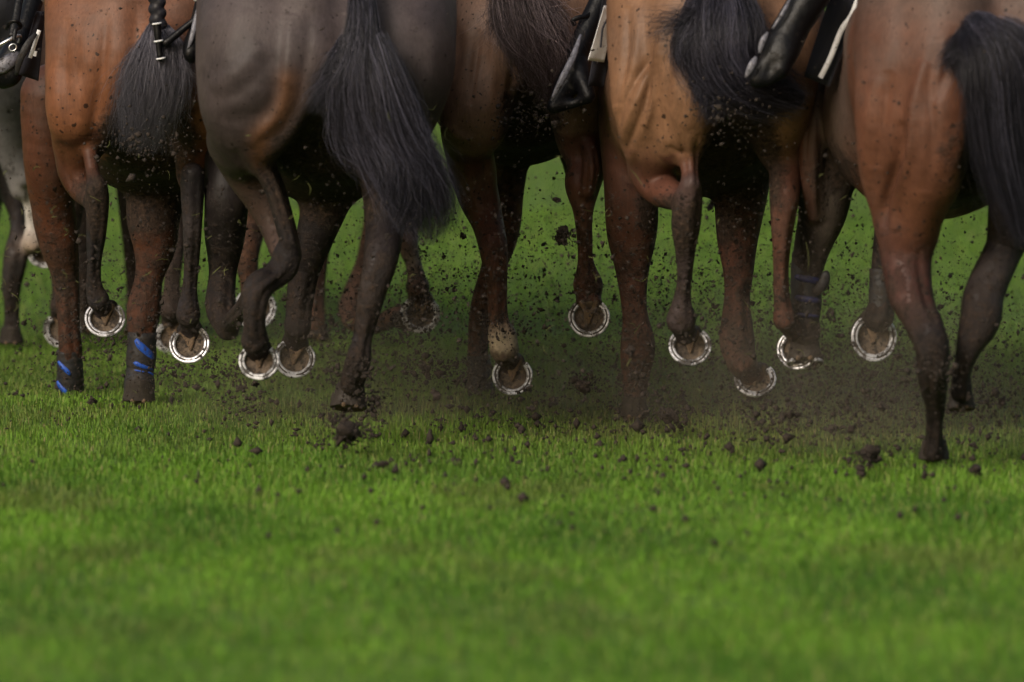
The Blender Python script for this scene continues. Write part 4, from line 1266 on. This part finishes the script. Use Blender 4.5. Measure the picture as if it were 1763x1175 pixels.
def horse_far_grey():
    d0 = 26.9
    base = srgb(104, 102, 104); leg = srgb(48, 44, 45); wh = srgb(205, 200, 195)
    r = horse_root(-50, d0, "grey horse with a white hind leg, running ahead at the left edge")
    b = Body()
    trunk(b, d0, -55, 140, -.04, base, dz=.05, girth=.85)
    b.chain(d0, [(-10, 0, .4, 78), (0, 120, .26, 60), (16, 210, .3, 44), (28, 290, .34, 24), (34, 330, .34, 16)], .05, base)
    b.chain(d0, [(34, 250, .3, 14), (42, 310, .3, 13)], .02, base, smooth=False)
    b.chain(d0, [(42, 316, .34, 14), (49, 345, .36, 11.5), (54, 385, .38, 11.5), (57, 412, .38, 17)], .02, wh)
    shoe_at(b, r, d0, 76, 432, .44, 58, .15, roll=-.3, join=(58, 418, .39, 17), col=srgb(130, 105, 85), rj=17)
    b.chain(d0, [(-5, 160, .6, 60), (10, 260, .6, 46), (24, 330, .55, 26), (31, 384, .5, 14), (27, 440, .44, 21), (20, 490, .46, 17), (20, 535, .5, 13), (19, 575, .52, 15)], .04, leg)
    c = P(19, 596, d0 + .52); c[2] = .02
    make_hoof(r, c, 46 * mpx(d0), (0, -.1, -1), (0, 1, 0), shoe=False)
    b.chain(d0, [(-110, 20, .4, 78), (-120, 150, .25, 60), (-120, 260, .3, 44), (-115, 370, .35, 28), (-112, 450, .26, 20), (-110, 540, .3, 14), (-110, 575, .4, 17)], .05, base)
    c = P(-110, 596, d0 + .45); c[2] = .02
    make_hoof(r, c, 46 * mpx(d0), (0, -.1, -1), (0, 1, 0), shoe=False)
    for (px, q) in ((-95, 1.2), (-20, 1.3)):
        b.chain(d0, [(px, 200, q, 48), (px, 320, q, 30), (px - 4, 400, q + .1, 18)], .04, leg)
        b.chain(d0, [(px - 4, 400, q + .1, 18), (px - 4, 380, q - .2, 13)], .03, leg, smooth=False)
        make_hoof(r, P(px - 4, 385, d0 + q - .27), 46 * mpx(d0), (0, -.7, .7), (0, -.6, -.7), shoe=False)
    b.stroke(d0, [(300, 0), (300, 10)], 3, 0)
    for (x_, y_) in ((46, 335), (52, 365), (55, 395)): b.clean.append((P(x_, y_, d0 + .36), np.array((.05, .15, .06))))
    finish(b, r, base, .012)
    make_tail(r, d0, [(1, [(-55, -20, 0, 16), (-55, 100, -.06, 30), (-60, 200, -.08, 26), (-62, 260, -.06, 10)])], 300, TAIL_GREY, .002, 23)
    return r


# ------------------------------------------------------------------ jockeys
def jockey(cx, d0, lean, boot, foot, label, silver=None, far=True):
    """boot: chain px points from knee to ankle; foot: extra chains. The rest of the crouched rider sits above the frame."""
    p = P(cx, 0, d0 + 1.0)
    x0 = p[0]
    root = empty("person", (x0, d0 + 1.0, .95))
    tag(root, label, "person", "jockeys riding the racehorses")
    b = Body()
    skin = srgb(150, 112, 92); silk = srgb(60, 60, 90); wh = srgb(190, 190, 190)

    def at(x, a, z): return (x0 + x + lean * a, d0 + a, z)
    top = P(boot[0][0], boot[0][1], d0 + boot[0][2])
    kneeL = np.array((min(top[0] + .03, x0 - .2), d0 + 1.22, 1.47))
    hipL, hipR = at(-.09, .85, 1.72), at(.09, .85, 1.72)
    kneeR = at(.27, 1.22, 1.47)
    b.cap(hipL, kneeL, .085, .06, .05, wh)
    b.cap(hipR, kneeR, .085, .06, .05, wh)
    b.cap(kneeL, top, .055, .042, .03, wh)
    b.cap(kneeR, at(.30, .95, 1.2), .055, .042, .03, wh)
    b.cap(hipL, hipR, .10, .10, .06, wh)
    b.cap(at(0, .88, 1.74), at(0, 1.35, 1.86), .125, .15, .08, silk)
    for sg in (-1, 1):
        b.cap(at(sg * .17, 1.38, 1.86), at(sg * .23, 1.5, 1.62), .06, .045, .05, silk)
        b.cap(at(sg * .23, 1.5, 1.62), at(sg * .08, 1.72, 1.5), .042, .032, .03, silk)
        h0 = np.array(at(sg * .08, 1.72, 1.5))
        b.cap(h0, h0 + (-sg * .03, .07, -.02), .032, .034, .02, skin)
        for i in range(4):
            f0 = h0 + (-sg * .03, .085, .012 - i * .017)
            f1 = f0 + (-sg * .02, .03, -.01); f2 = f1 + (-sg * .025, -.02, -.006)
            b.cap(f0, f1, .0085, .008, .004, skin); b.cap(f1, f2, .008, .007, .004, skin)
        b.cap(h0 + (-sg * .03, .04, .03), h0 + (-sg * .05, .09, .035), .010, .008, .006, skin)
    b.cap(at(0, 1.42, 1.9), at(0, 1.52, 1.98), .06, .055, .04, skin)
    b.ell(at(0, 1.58, 2.03), (.075, .098, .115), .03, skin)
    b.cap(at(0, 1.67, 2.02), at(0, 1.69, 2.0), .014, .016, .015, skin)
    link("body", b.build("body", .008, wh), M['coatless'], root)
    hm = Body(); hm.ell(at(0, 1.56, 2.08), (.10, .125, .10), .02, (.02, .02, .03)); hm.cap(at(-.05, 1.68, 2.06), at(.05, 1.68, 2.06), .012, .012, .03)
    link("helmet", hm.build("helmet", .008, (.02, .02, .03)), M['leather'], root)
    bt = Body()
    bt.chain(d0, boot, .03)
    for f in foot: bt.chain(d0, f, .025)
    bo = link("riding_boot", bt.build("riding_boot", .0045, (0, 0, 0)), M['leather'], root)
    if silver:  # pale strips put in for boot shine and scuffed toe patches
        for (line, r_) in silver:
            q = catmull(np.array([P(x, y, d0 + dd) for (x, y, dd) in line]), 14)
            V, Q, Tr = tube(q, r_ * np.sin(np.linspace(.35, math.pi - .35, 14)), 12, flat=.6)
            link("shine_scuff_strip", mesh_np("shine_scuff_strip", V, Q, Tr), M['silver'], bo)
    if far:
        b2 = Body()
        b2.cap(at(.30, 1.0, 1.28), at(.30, .86, 1.08), .044, .04, .03)
        b2.cap(at(.30, .86, 1.06), at(.35, 1.02, 1.0), .036, .03, .03)
        link("riding_boot", b2.build("riding_boot", .007, (0, 0, 0)), M['leather'], root)
    return root


def skin_mat():
    m, t, b = new_mat("rider_cloth")
    c = N(t, "ShaderNodeAttribute", attribute_name="Col").outputs["Color"]
    tc = N(t, "ShaderNodeTexCoord").outputs["Object"]
    n = noise(t, 40, 4, .6, tc)
    v = ramp(t, n.outputs[0], [(.3, .85), (.7, 1.1)])
    t.links.new(mix(t, 1.0, c, v.outputs[0], 'MULTIPLY'), b.inputs["Base Color"])
    b.inputs["Roughness"].default_value = .75
    bump(t, n.outputs[0], .3, .004, b)
    return m


M['coatless'] = skin_mat()
M['silver'] = simple_mat("shine_scuff_leather", srgb(104, 104, 114), 0.4, spec=.5, nscale=60, var=.6, mudfac=0.45, bmp=.006, mudscale=45)

# ------------------------------------------------------------------ ground and turf
def ground_material():
    m, t, b = new_mat("turf_soil")
    g = N(t, "ShaderNodeNewGeometry").outputs["Position"]
    n1 = noise(t, 1.3, 5, .6, g)
    n2 = noise(t, 9.0, 6, .65, g)
    n3 = noise(t, 60.0, 4, .6, g)
    c1 = ramp(t, n1.outputs[0], [(.3, srgb(78, 102, 44)), (.55, srgb(90, 115, 51)), (.75, srgb(104, 124, 60))])
    c2 = ramp(t, n2.outputs[0], [(.35, .72), (.65, 1.15)])
    c = mix(t, 1.0, c1.outputs[0], c2.outputs[0], 'MULTIPLY')
    c3 = ramp(t, n3.outputs[0], [(.3, .7), (.7, 1.2)])
    c = mix(t, 1.0, c, c3.outputs[0], 'MULTIPLY')
    n5 = noise(t, 2.2, 6, .7, g)
    bare = ramp(t, n5.outputs[0], [(.55, 0.0), (.72, .55)])
    c = mix(t, bare.outputs[0], c, srgb(96, 84, 60))
    t.links.new(c, b.inputs["Base Color"])
    b.inputs["Roughness"].default_value = .9
    b.inputs["Specular IOR Level"].default_value = .15
    hh = math_n(t, 'ADD', n2.outputs[0], math_n(t, 'MULTIPLY', n3.outputs[0], .5))
    bump(t, hh, .7, .05, b)
    return m


def fbm(x, y, seed=0, oct=4, base=1.0):
    rr = np.random.default_rng(seed)
    o = np.zeros_like(x); a = 1.0; tot = 0
    for i in range(oct):
        s = np.zeros_like(x)
        for k in range(5):
            th = rr.uniform(0, 6.283); ph = rr.uniform(0, 6.283); fr = base * (2 ** i) * rr.uniform(.7, 1.4)
            s += np.sin((x * math.cos(th) + y * math.sin(th)) * fr * 6.283 + ph)
        o += a * s / 2.2; tot += a; a *= .55
    return o / tot


def churn(x, y):
    """0..1: how cut up the turf is, heaviest under the hooves to the right"""
    d = y
    band = np.exp(-((d - 24.6) / 1.5) ** 2)
    side = 1 / (1 + np.exp(-(x - .05) / .35))
    far = np.exp(-((d - 26.4) / 2.2) ** 2) * .30
    return np.clip(band * (.38 + .62 * side) + far * (.6 + .8 * side) + .30 * fbm(x, y, 5, 4, .9) * (band + .3 * far), 0, 1)


def build_ground():
    # one sheet to the horizon: fine near the camera's field, coarse outside
    xs = np.concatenate([[-900, -200, -40, -12], np.linspace(-6, 6, 61), [12, 40, 200, 900]])
    ys = np.concatenate([[-60, 0, 8], np.linspace(13, 34, 106), np.linspace(35, 75, 41), [90, 140, 300, 1500]])
    X, Y = np.meshgrid(xs, ys, indexing='ij')
    Z = .008 * fbm(X, Y, 3, 3, .35) * (np.abs(X) < 7) * (Y < 60) * (Y > 12) - .012
    V = np.stack([X, Y, Z], -1).reshape(-1, 3)
    ny = len(ys); i = np.arange((len(xs) - 1) * (ny - 1)); a = (i // (ny - 1)) * ny + i % (ny - 1)
    Q = np.stack([a, a + ny, a + ny + 1, a + 1], 1)
    me = mesh_np("ground", V, Q)
    ob = link("ground", me, M['ground'])
    tag(ob, "green racecourse turf stretching under and beyond the horses", "ground", kind="structure")


def grass_material():
    m, t, b = new_mat("grass_blade")
    c = N(t, "ShaderNodeAttribute", attribute_name="Col").outputs["Color"]
    t.links.new(c, b.inputs["Base Color"])
    b.inputs["Roughness"].default_value = .6
    b.inputs["Specular IOR Level"].default_value = .25
    b.inputs["Subsurface Weight"].default_value = 0.0
    tr = N(t, "ShaderNodeBsdfTranslucent"); t.links.new(c, tr.inputs[0])
    ms = N(t, "ShaderNodeMixShader"); ms.inputs[0].default_value = .25
    out = t.nodes["Material Output"]
    t.links.new(b.outputs[0], ms.inputs[1]); t.links.new(tr.outputs[0], ms.inputs[2])
    t.links.new(ms.outputs[0], out.inputs[0])
    return m


def build_grass():
    rg = np.random.default_rng(42)
    zones = [(15.5, 20.0, 5600), (20.0, 22.5, 7800), (22.5, 28.0, 8500), (28.0, 36.0, 1900), (36.0, 60.0, 420)]
    Xs, Ys = [], []
    for (y0, y1, den) in zones:
        half = y1 * W / F / 2 + 1.1
        n = int((y1 - y0) * 2 * half * den)
        Xs.append(rg.uniform(-half, half, n)); Ys.append(rg.uniform(y0, y1, n))
    x = np.concatenate(Xs); y = np.concatenate(Ys)
    ch = churn(x, y)
    # tufts: pull the blades into clumps, thin them where the turf is cut up
    cl = fbm(x, y, 11, 4, 2.6)
    keep = rg.uniform(0, 1, len(x)) < np.clip(.85 + .5 * cl, .25, 1) * (1 - .35 * ch)
    x, y, ch, cl = x[keep], y[keep], ch[keep], cl[keep]
    n = len(x)
    farw = np.clip((y - 27) / 10, 0, 2.5)
    h = rg.gamma(6, .0026, n) * (1 + .35 * cl) * (1 - .45 * ch) * 1.0
    h = np.clip(h, .008, .055)
    w = rg.uniform(.0008, .0018, n) * (1 + 1.0 * farw)
    az = rg.uniform(0, 2 * math.pi, n)
    ln = rg.gamma(2.8, .38, n) * h
    ln = np.clip(ln, 0, .09)
    laz = rg.uniform(0, 2 * math.pi, n)
    wx, wy = np.cos(az) * w, np.sin(az) * w
    lx, ly = np.cos(laz) * ln, np.sin(laz) * ln
    z0 = -.02
    b0 = np.stack([x - wx, y - wy, np.full(n, z0)], 1); b1 = np.stack([x + wx, y + wy, np.full(n, z0)], 1)
    m0 = np.stack([x - wx * .8 + lx * .35, y - wy * .8 + ly * .35, h * .6], 1); m1 = np.stack([x + wx * .8 + lx * .35, y + wy * .8 + ly * .35, h * .6], 1)
    tp = np.stack([x + lx, y + ly, h * (1 - .25 * (ln / (h + 1e-6)))], 1)
    V = np.stack([b0, b1, m0, m1, tp], 1).reshape(-1, 3)
    i = np.arange(n) * 5
    Q = np.stack([i, i + 1, i + 3, i + 2], 1); T = np.stack([i + 2, i + 3, i + 4], 1)
    me = mesh_np("grass", V, Q, T, smooth=True)
    g0 = np.array(srgb(70, 110, 32)); g1 = np.array(srgb(114, 158, 48)); g2 = np.array(srgb(138, 152, 78)); br = np.array(srgb(106, 94, 66)); dry = np.array(srgb(150, 140, 96))
    pt = fbm(x, y * .55, 21, 4, .8)
    u = np.clip(.55 + .5 * pt + rg.normal(0, .24, n), 0, 1)[:, None]
    C = g0 * (1 - u) + g1 * u
    y2 = (rg.uniform(0, 1, n) < .10)[:, None]; C = np.where(y2, g2, C)
    d2 = (rg.uniform(0, 1, n) < .018 + .03 * ch)[:, None]; C = np.where(d2, dry, C)
    olive = np.clip((y - 24.5) / 3, 0, 1)[:, None] * .45
    C = C * (1 - olive) + np.array(srgb(92, 110, 54)) * olive
    bare = np.clip((fbm(x, y * .6, 33, 4, 1.1) - .42) * 5, 0, 1) * .38 * np.exp(-((y - 21.5) / 3.5) ** 2)
    ch = np.maximum(ch * .60, bare)
    k = np.clip(ch * 1.0 + rg.normal(0, .22, n) * ch, 0, .92)[:, None]
    C = C * (1 - k) + br * k
    C = np.repeat(C, 5, axis=0)
    set_col(me, "Col", C.astype(np.float32))
    ob = link("grass", me, M['grass'])
    tag(ob, "short green turf grass with muddy churned patches under the hooves", "grass", kind="stuff")


# ------------------------------------------------------------------ flying mud
def lump(rg, r, n1=9, n2=7, rough=.38, stretch=None):
    """irregular clod as a noisy ball"""
    V = []; st = stretch if stretch is not None else rg.uniform(.6, 1.4, 3)
    ph = rg.uniform(0, 6.28, 9); fr = rg.uniform(1.5, 4.5, 9)
    for i in range(n2 + 1):
        th = math.pi * i / n2
        for j in range(n1):
            a = 2 * math.pi * j / n1
            v = np.array((math.sin(th) * math.cos(a), math.sin(th) * math.sin(a), math.cos(th)))
            s = sum(math.sin(fr[k] * v[k % 3] + fr[(k + 3) % 9] * v[(k + 1) % 3] + ph[k]) for k in range(5)) / 3.0
            q = 1 + rough * s + (rg.normal(0, .14) if 0 < i < n2 else 0)
            V.append(v * max(q, .25) * r * st)
    Q = []
    for i in range(n2):
        for j in range(n1):
            k = (j + 1) % n1
            Q.append((i * n1 + j, (i + 1) * n1 + j, (i + 1) * n1 + k, i * n1 + k))
    return np.array(V), Q


def build_clods():
    rg = np.random.default_rng(99)
    protos = []
    for i in range(12):
        VV, QQ, off = [], [], 0
        for k in range(rg.integers(3, 7)):
            V, Q = lump(rg, rg.uniform(.3, .75), 11, 8, .5)
            V = V + rg.normal(0, .42, 3) * (k > 0)
            VV.append(V); QQ.append(np.array(Q) + off); off += len(V)
        for k in range(10):      # crumbs and roots sticking out
            a = rg.normal(0, .5, 3); dr = rg.normal(0, 1, 3); dr /= np.linalg.norm(dr)
            V, Q, _ = tube(catmull(np.array([a, a + dr * .6 + rg.normal(0, .12, 3), a + dr * rg.uniform(.8, 1.35)]), 5), np.array([.1, .07, .05, .04, .01]), 4, cap=False)
            VV.append(V); QQ.append(np.array(Q) + off); off += len(V)
        me = mesh_np("mud_clod", np.vstack(VV), np.vstack(QQ), smooth=False); me.materials.append(M['clod'])
        protos.append(me)
    big = [  # px, py, depth, radius px, label
        (786, 808, 23.0, 15, "largest near clod of mud hanging in the air above the front grass, left of centre"),
        (1502, 778, 22.6, 20, "big dark clod kicked up beside the lower leg of the right-hand horse"),
        (1482, 816, 22.5, 13, "round dark clod just below the big clod at the right"),
        (600, 750, 23.2, 26, "broad crumbling sod of earth below the dark horse's hind hoof"),
        (970, 405, 24.2, 17, "ragged clod flying level with the middle of the brown horse's raised cannon"),
        (957, 344, 24.0, 8, "star-shaped dark clod in the green gap below the middle horse's belly"),
        (1005, 660, 24.3, 15, "reddish flat clod below the raised shoe of the middle brown horse"),
        (1466, 738, 22.7, 10, "upright oval clod above the big clod at the right"),
        (1150, 716, 23.9, 15, "low clod beside the planted foreleg of the golden bay"),
        (1680, 806, 22.5, 13, "wide dark clod on the right of the right-hand horse's planted hoof"),
        (1590, 820, 22.4, 9, "small clod just under the right-hand horse's planted hoof"),
        (160, 690, 24.3, 7, "small black clod between the two blue-striped leg boots"),
        (735, 635, 24.4, 13, "brown clod in the haze right of the dark horse's hind leg"),
        (1360, 715, 23.2, 11, "dark clod low between the golden bay and the right-hand horse"),
    ]
    def add(px, py, d, r, label, group):
        o = bpy.data.objects.new("mud_clod", protos[rg.integers(0, 12)])
        COL.objects.link(o)
        o.location = P(px, py, d)
        s = r * mpx(d)
        o.scale = (s * rg.uniform(.7, 1.3), s * rg.uniform(.6, 1.1), s * rg.uniform(.6, 1.2))
        o.rotation_euler = rg.uniform(0, 6.28, 3)
        tag(o, label, "mud clod", group)
    for (px, py, d, r, lb) in big:
        add(px, py, d, r, lb, "large clods of mud thrown up by the hooves")
    n = 0
    while n < 280:
        px = rg.uniform(0, 1763); py = rg.uniform(250, 850)
        w = math.exp(-((py - 600) / 190) ** 2) * (.55 + .45 * px / 1763)
        if rg.uniform() > w: continue
        if n > 240: px, py = rg.uniform(0, 1763), rg.uniform(10, 300)
        d = rg.uniform(22.6, 25.5) if py > 620 else rg.uniform(23.4, 26.5)
        if P(px, py, d)[2] < .03: d = min(d, ground_d(py) - .4)
        add(px, py, d, 1.9 + rg.gamma(1.4, 1.2), "small dark clod of wet earth flying among the horses' legs", "small clods flying among the legs")
        n += 1
    # fine spray: too many to count, thrown up in bursts from every hoof
    hv = [(240, 690), (120, 660), (325, 590), (180, 540), (440, 610), (505, 620), (600, 690), (725, 550), (880, 660), (830, 680), (1014, 560), (1095, 700), (1190, 600),
          (1300, 660), (1385, 610), (1505, 590), (1608, 760), (1655, 690), (1480, 700), (1250, 690), (690, 640)]
    pos, rad = [], []
    for (hx, hy) in hv:                     # fans rising from each footfall
        wgt = .6 + .9 * hx / 1763
        n_ = int(2700 * wgt)
        u = rg.uniform(0, 1, n_) ** .7
        ang = rg.normal(math.pi / 2, .75, n_)
        L = u * rg.uniform(120, 400)
        px = hx + np.cos(ang) * L + rg.normal(0, 22, n_); py = hy + 20 - np.sin(ang) * L + rg.normal(0, 26, n_)
        pos.append(np.stack([px, py, rg.uniform(22.5, 26.8, n_)], 1)); rad.append(.32 + rg.gamma(1.15, .52, n_))
    n_ = 4200                               # a low belt behind the feet
    pos.append(np.stack([rg.uniform(150, 1790, n_), rg.normal(640, 85, n_), rg.uniform(22.4, 26.5, n_)], 1)); rad.append(.30 + rg.gamma(1.1, .5, n_))
    n_ = 5000
    pos.append(np.stack([rg.normal(1500, 190, n_), rg.normal(700, 75, n_), rg.uniform(22.3, 24.5, n_)], 1)); rad.append(.35 + rg.gamma(1.2, .55, n_))
    n_ = 2500                               # stray specks in front of the rumps
    pos.append(np.stack([rg.uniform(0, 1763, n_), rg.uniform(0, 420, n_), rg.uniform(22.2, 24.5, n_)], 1)); rad.append(.3 + rg.gamma(1.0, .5, n_))
    for (hx, hy, sg, dd_, n_) in ((600, 745, 26, 23.2, 420), (575, 720, 16, 23.3, 160), (970, 405, 11, 24.3, 160), (1005, 660, 16, 24.4, 170), (735, 635, 30, 24.5, 320), (640, 690, 22, 23.6, 260),
                                  (400, 640, 26, 24.6, 240), (420, 690, 30, 24.0, 160), (1150, 716, 24, 23.9, 300), (1490, 790, 14, 22.6, 200), (1490, 690, 46, 23.4, 420), (1330, 715, 40, 23.4, 380),
                                  (1700, 700, 50, 23.2, 380), (300, 640, 30, 25.0, 220), (700, 560, 30, 25.4, 260), (1240, 200, 45, 23.2, 240), (250, 250, 45, 23.9, 300), (900, 200, 40, 24.2, 300),
                                  (1090, 660, 26, 24.3, 260), (610, 640, 26, 23.4, 320), (1606, 640, 30, 22.5, 240), (870, 560, 24, 24.4, 180), (820, 640, 30, 25.2, 260), (200, 600, 30, 25.2, 160)):
        pos.append(np.stack([rg.normal(hx, sg, n_), rg.normal(hy, sg * .6, n_), rg.normal(dd_, .10, n_)], 1)); rad.append(.5 + rg.gamma(1.3, .8, n_))
    pos = np.vstack(pos); rad = np.concatenate(rad)
    u_ = (pos[:, 0] - W / 2) / F; v_ = -(pos[:, 1] - H / 2) / F
    yy = CT + v_ * ST; zz = -ST + v_ * CT; sc_ = pos[:, 2] / yy
    Cc = np.stack([u_ * sc_, pos[:, 2], CAMZ + zz * sc_], 1)
    ok = (Cc[:, 2] > .012) & (pos[:, 1] < 840)
    Cc, rad, dep = Cc[ok], rad[ok], pos[ok, 2]
    m = len(Cc)
    base = np.array([(1, 0, 0), (-1, 0, 0), (0, 1, 0), (0, -1, 0), (0, 0, 1), (0, 0, -1)], float)
    tri = np.array([(0, 2, 4), (2, 1, 4), (1, 3, 4), (3, 0, 4), (2, 0, 5), (1, 2, 5), (3, 1, 5), (0, 3, 5)])
    v = base[None] * rg.uniform(.45, 1.5, (m, 6, 1)) * rg.uniform(.45, 1.75, (m, 1, 3)) * (rad * dep / F)[:, None, None]
    a = rg.uniform(0, 6.28, m); ca, sa = np.cos(a)[:, None], np.sin(a)[:, None]
    v = np.stack([v[..., 0] * ca - v[..., 2] * sa, v[..., 1], v[..., 0] * sa + v[..., 2] * ca], -1)
    me = mesh_np("mud_spray", (Cc[:, None] + v).reshape(-1, 3), None, (tri[None] + 6 * np.arange(m)[:, None, None]).reshape(-1, 3), smooth=False)
    ob = link("mud_spray", me, M['clod'])
    tag(ob, "fine spray of mud specks hanging in the air round the legs", "mud spray", kind="stuff")
    # crumbs of soil lying on the turf
    m = 1700
    y_ = np.concatenate([rg.normal(24.6, 1.2, 1450), rg.uniform(20.5, 23.5, 250)])
    x_ = rg.normal(.35, .8, m); r_ = .002 + rg.gamma(1.3, .0026, m)
    v = base[None] * rg.uniform(.5, 1.4, (m, 6, 1)) * rg.uniform(.6, 1.5, (m, 1, 3)) * r_[:, None, None]
    Cc = np.stack([x_, y_, rg.uniform(.002, .024, m)], 1)
    me = mesh_np("scattered_soil", (Cc[:, None] + v).reshape(-1, 3), None, (tri[None] + 6 * np.arange(m)[:, None, None]).reshape(-1, 3), smooth=False)
    tag(link("scattered_soil", me, M['clod']), "crumbs of dark soil scattered over the turf", "soil", kind="stuff")
    # torn grass wisps
    Vs, Qs = [], []
    base_i = 0
    for i in range(300):
        px, py = rg.uniform(0, 1763), rg.normal(470, 150)
        if not 150 < py < 760: continue
        d = rg.uniform(22.8, 26.5); c = P(px, py, d)
        if c[2] < .03: continue
        L = rg.gamma(2.2, .0045) + .004; a = rg.uniform(0, 6.28); e = rg.uniform(-.6, .6); bend = rg.normal(0, .3) * L
        dr = np.array((math.cos(a), .4 * e, math.sin(a))); pr = np.array((-dr[2], 0, dr[0]))
        q = np.array([c - dr * L, c + pr * bend, c + dr * L]); q = catmull(q, 5)
        V, Q, _ = tube(q, np.array([.0005, .001, .0012, .001, .0003]), 3, cap=False)
        Vs.append(V); Qs.append(np.array(Q) + base_i); base_i += len(V)
    me = mesh_np("grass_wisps", np.vstack(Vs), np.vstack(Qs))
    ob = link("grass_wisps", me, M['wisp'])
    tag(ob, "torn wisps of grass flying with the mud", "grass wisps", kind="stuff")


def build_dust():
    m = bpy.data.materials.new("brown_dust"); m.use_nodes = True
    t = m.node_tree
    t.nodes.remove(t.nodes["Principled BSDF"])
    v = t.nodes.new("ShaderNodeVolumePrincipled")
    v.inputs["Color"].default_value = (.62, .53, .44, 1)
    tc = N(t, "ShaderNodeTexCoord").outputs["Object"]
    ln = N(t, "ShaderNodeVectorMath", operation='LENGTH'); t.links.new(tc, ln.inputs[0])
    f = math_n(t, 'SUBTRACT', 1.0, math_n(t, 'MULTIPLY', ln.outputs["Value"], ln.outputs["Value"]), True)
    f = math_n(t, 'MULTIPLY', f, f)
    wp = N(t, "ShaderNodeNewGeometry").outputs["Position"]
    nn = noise(t, 5.0, 4, .65, wp)
    nf = ramp(t, nn.outputs[0], [(.36, .05), (.66, 2.3)])
    d = math_n(t, 'MULTIPLY', math_n(t, 'MULTIPLY', f, nf.outputs[0]), DUST)
    t.links.new(d, v.inputs["Density"])
    t.links.new(v.outputs[0], t.nodes["Material Output"].inputs["Volume"])
    bm = bmesh.new(); bmesh.ops.create_icosphere(bm, subdivisions=3, radius=1.0)
    me = bpy.data.meshes.new("dust_cloud"); bm.to_mesh(me); bm.free()
    me.materials.append(m)
    for (px, py, d_, rx, ry, rz, lb) in ((1540, 670, 23.5, .85, .8, .50, "brown dust drifting round the lower legs of the right-hand horse"),
                                         (1270, 680, 24.2, .75, .8, .42, "brown dust low round the golden bay's fore hooves"),
                                         (900, 670, 24.8, .70, .8, .36, "faint brown dust under the middle brown horse"),
                                         (560, 670, 24.3, .70, .8, .36, "faint brown dust behind the dark horse's hooves")):
        o = bpy.data.objects.new("dust_cloud", me); COL.objects.link(o)
        o.location = P(px, py, d_); o.scale = (rx, ry, rz)
        tag(o, lb, "dust", kind="stuff")


M['ground'] = ground_material()
M['grass'] = grass_material()

build_ground()
build_grass()
horse_left(); horse_dark(); horse_mid(); horse_bay(); horse_right()
horse_far_brown(); horse_far_dark(); horse_far_grey()

jockey(1228, 23.4, -.07, [(1040, -12, 1.0, 18), (1008, 58, .95, 19), (988, 112, .9, 20), (974, 150, .88, 18)],
       [[(978, 146, .88, 19), (964, 168, .85, 15), (951, 184, .83, 9)], [(996, 120, .88, 19), (1006, 148, .84, 15), (1015, 164, .82, 9)], [(955, 187, .83, 6), (985, 180, .83, 7), (1012, 170, .82, 7)]],
       "rider in a black boot on the golden bay, foot beside the white number cloth",
       [([(1000, 60, .87), (986, 100, .83), (966, 140, .80), (949, 174, .79)], .011)])
jockey(1682, 22.6, -.07, [(1406, -22, .70, 32), (1364, 44, .68, 30), (1338, 88, .66, 26)],
       [[(1338, 88, .66, 26), (1316, 118, .64, 19), (1301, 137, .62, 11)], [(1358, 62, .68, 26), (1354, 92, .64, 19), (1346, 118, .62, 12)], [(1302, 142, .62, 6), (1325, 138, .62, 8), (1346, 124, .62, 8)]],
       "rider in a black boot with pale scuffed toe on the right-hand brown horse",
       [([(1362, -4, .64), (1348, 22, .62), (1330, 50, .62)], .006), ([(1322, 56, .60), (1313, 72, .595), (1307, 92, .595)], .009), ([(1302, 98, .585), (1294, 114, .58), (1284, 134, .58)], .011)])
jockey(560, 23.3, -.02, [(352, -14, .74, 12), (341, 40, .72, 13), (334, 76, .70, 13)],
       [[(334, 74, .70, 14), (328, 92, .68, 12), (330, 101, .70, 9)]],
       "rider with a pale-fronted boot half hidden behind the dark horse",
       [([(347, -8, .70), (338, 30, .68), (331, 62, .66), (324, 84, .66)], .008)])
jockey(262, 24.1, -.04, [(62, -12, .95, 16), (46, 40, .9, 17), (30, 84, .86, 20)],
       [[(30, 84, .86, 20), (14, 110, .84, 22), (-4, 128, .84, 20)], [(24, 100, .84, 18), (22, 130, .82, 15), (8, 142, .84, 11)]],
       "rider at the left edge, grey boot toe held in a steel stirrup",
       [([(34, 92, .80), (18, 104, .79), (2, 116, .79), (-14, 122, .80)], .024)])
# riding crop held by the dark horse's rider
q = np.array([P(281, 78, 23.98), P(312, 53, 23.99), P(352, 18, 24.0), (P(380, -30, 24.03))])
V, Q, Tr = tube(catmull(q, 14), np.linspace(.0125, .007, 14), 12)
c_ = link("riding_crop", mesh_np("riding_crop", V, Q, Tr), M['leather'], None, loc=tuple(P(352, 18, 24.2)))
tag(c_, "black riding crop pointing down-left between the braided tail and the dark horse", "riding crop")

build_clods()
build_dust()
for o in SC.objects:
    if "_w" in o: del o["_w"]
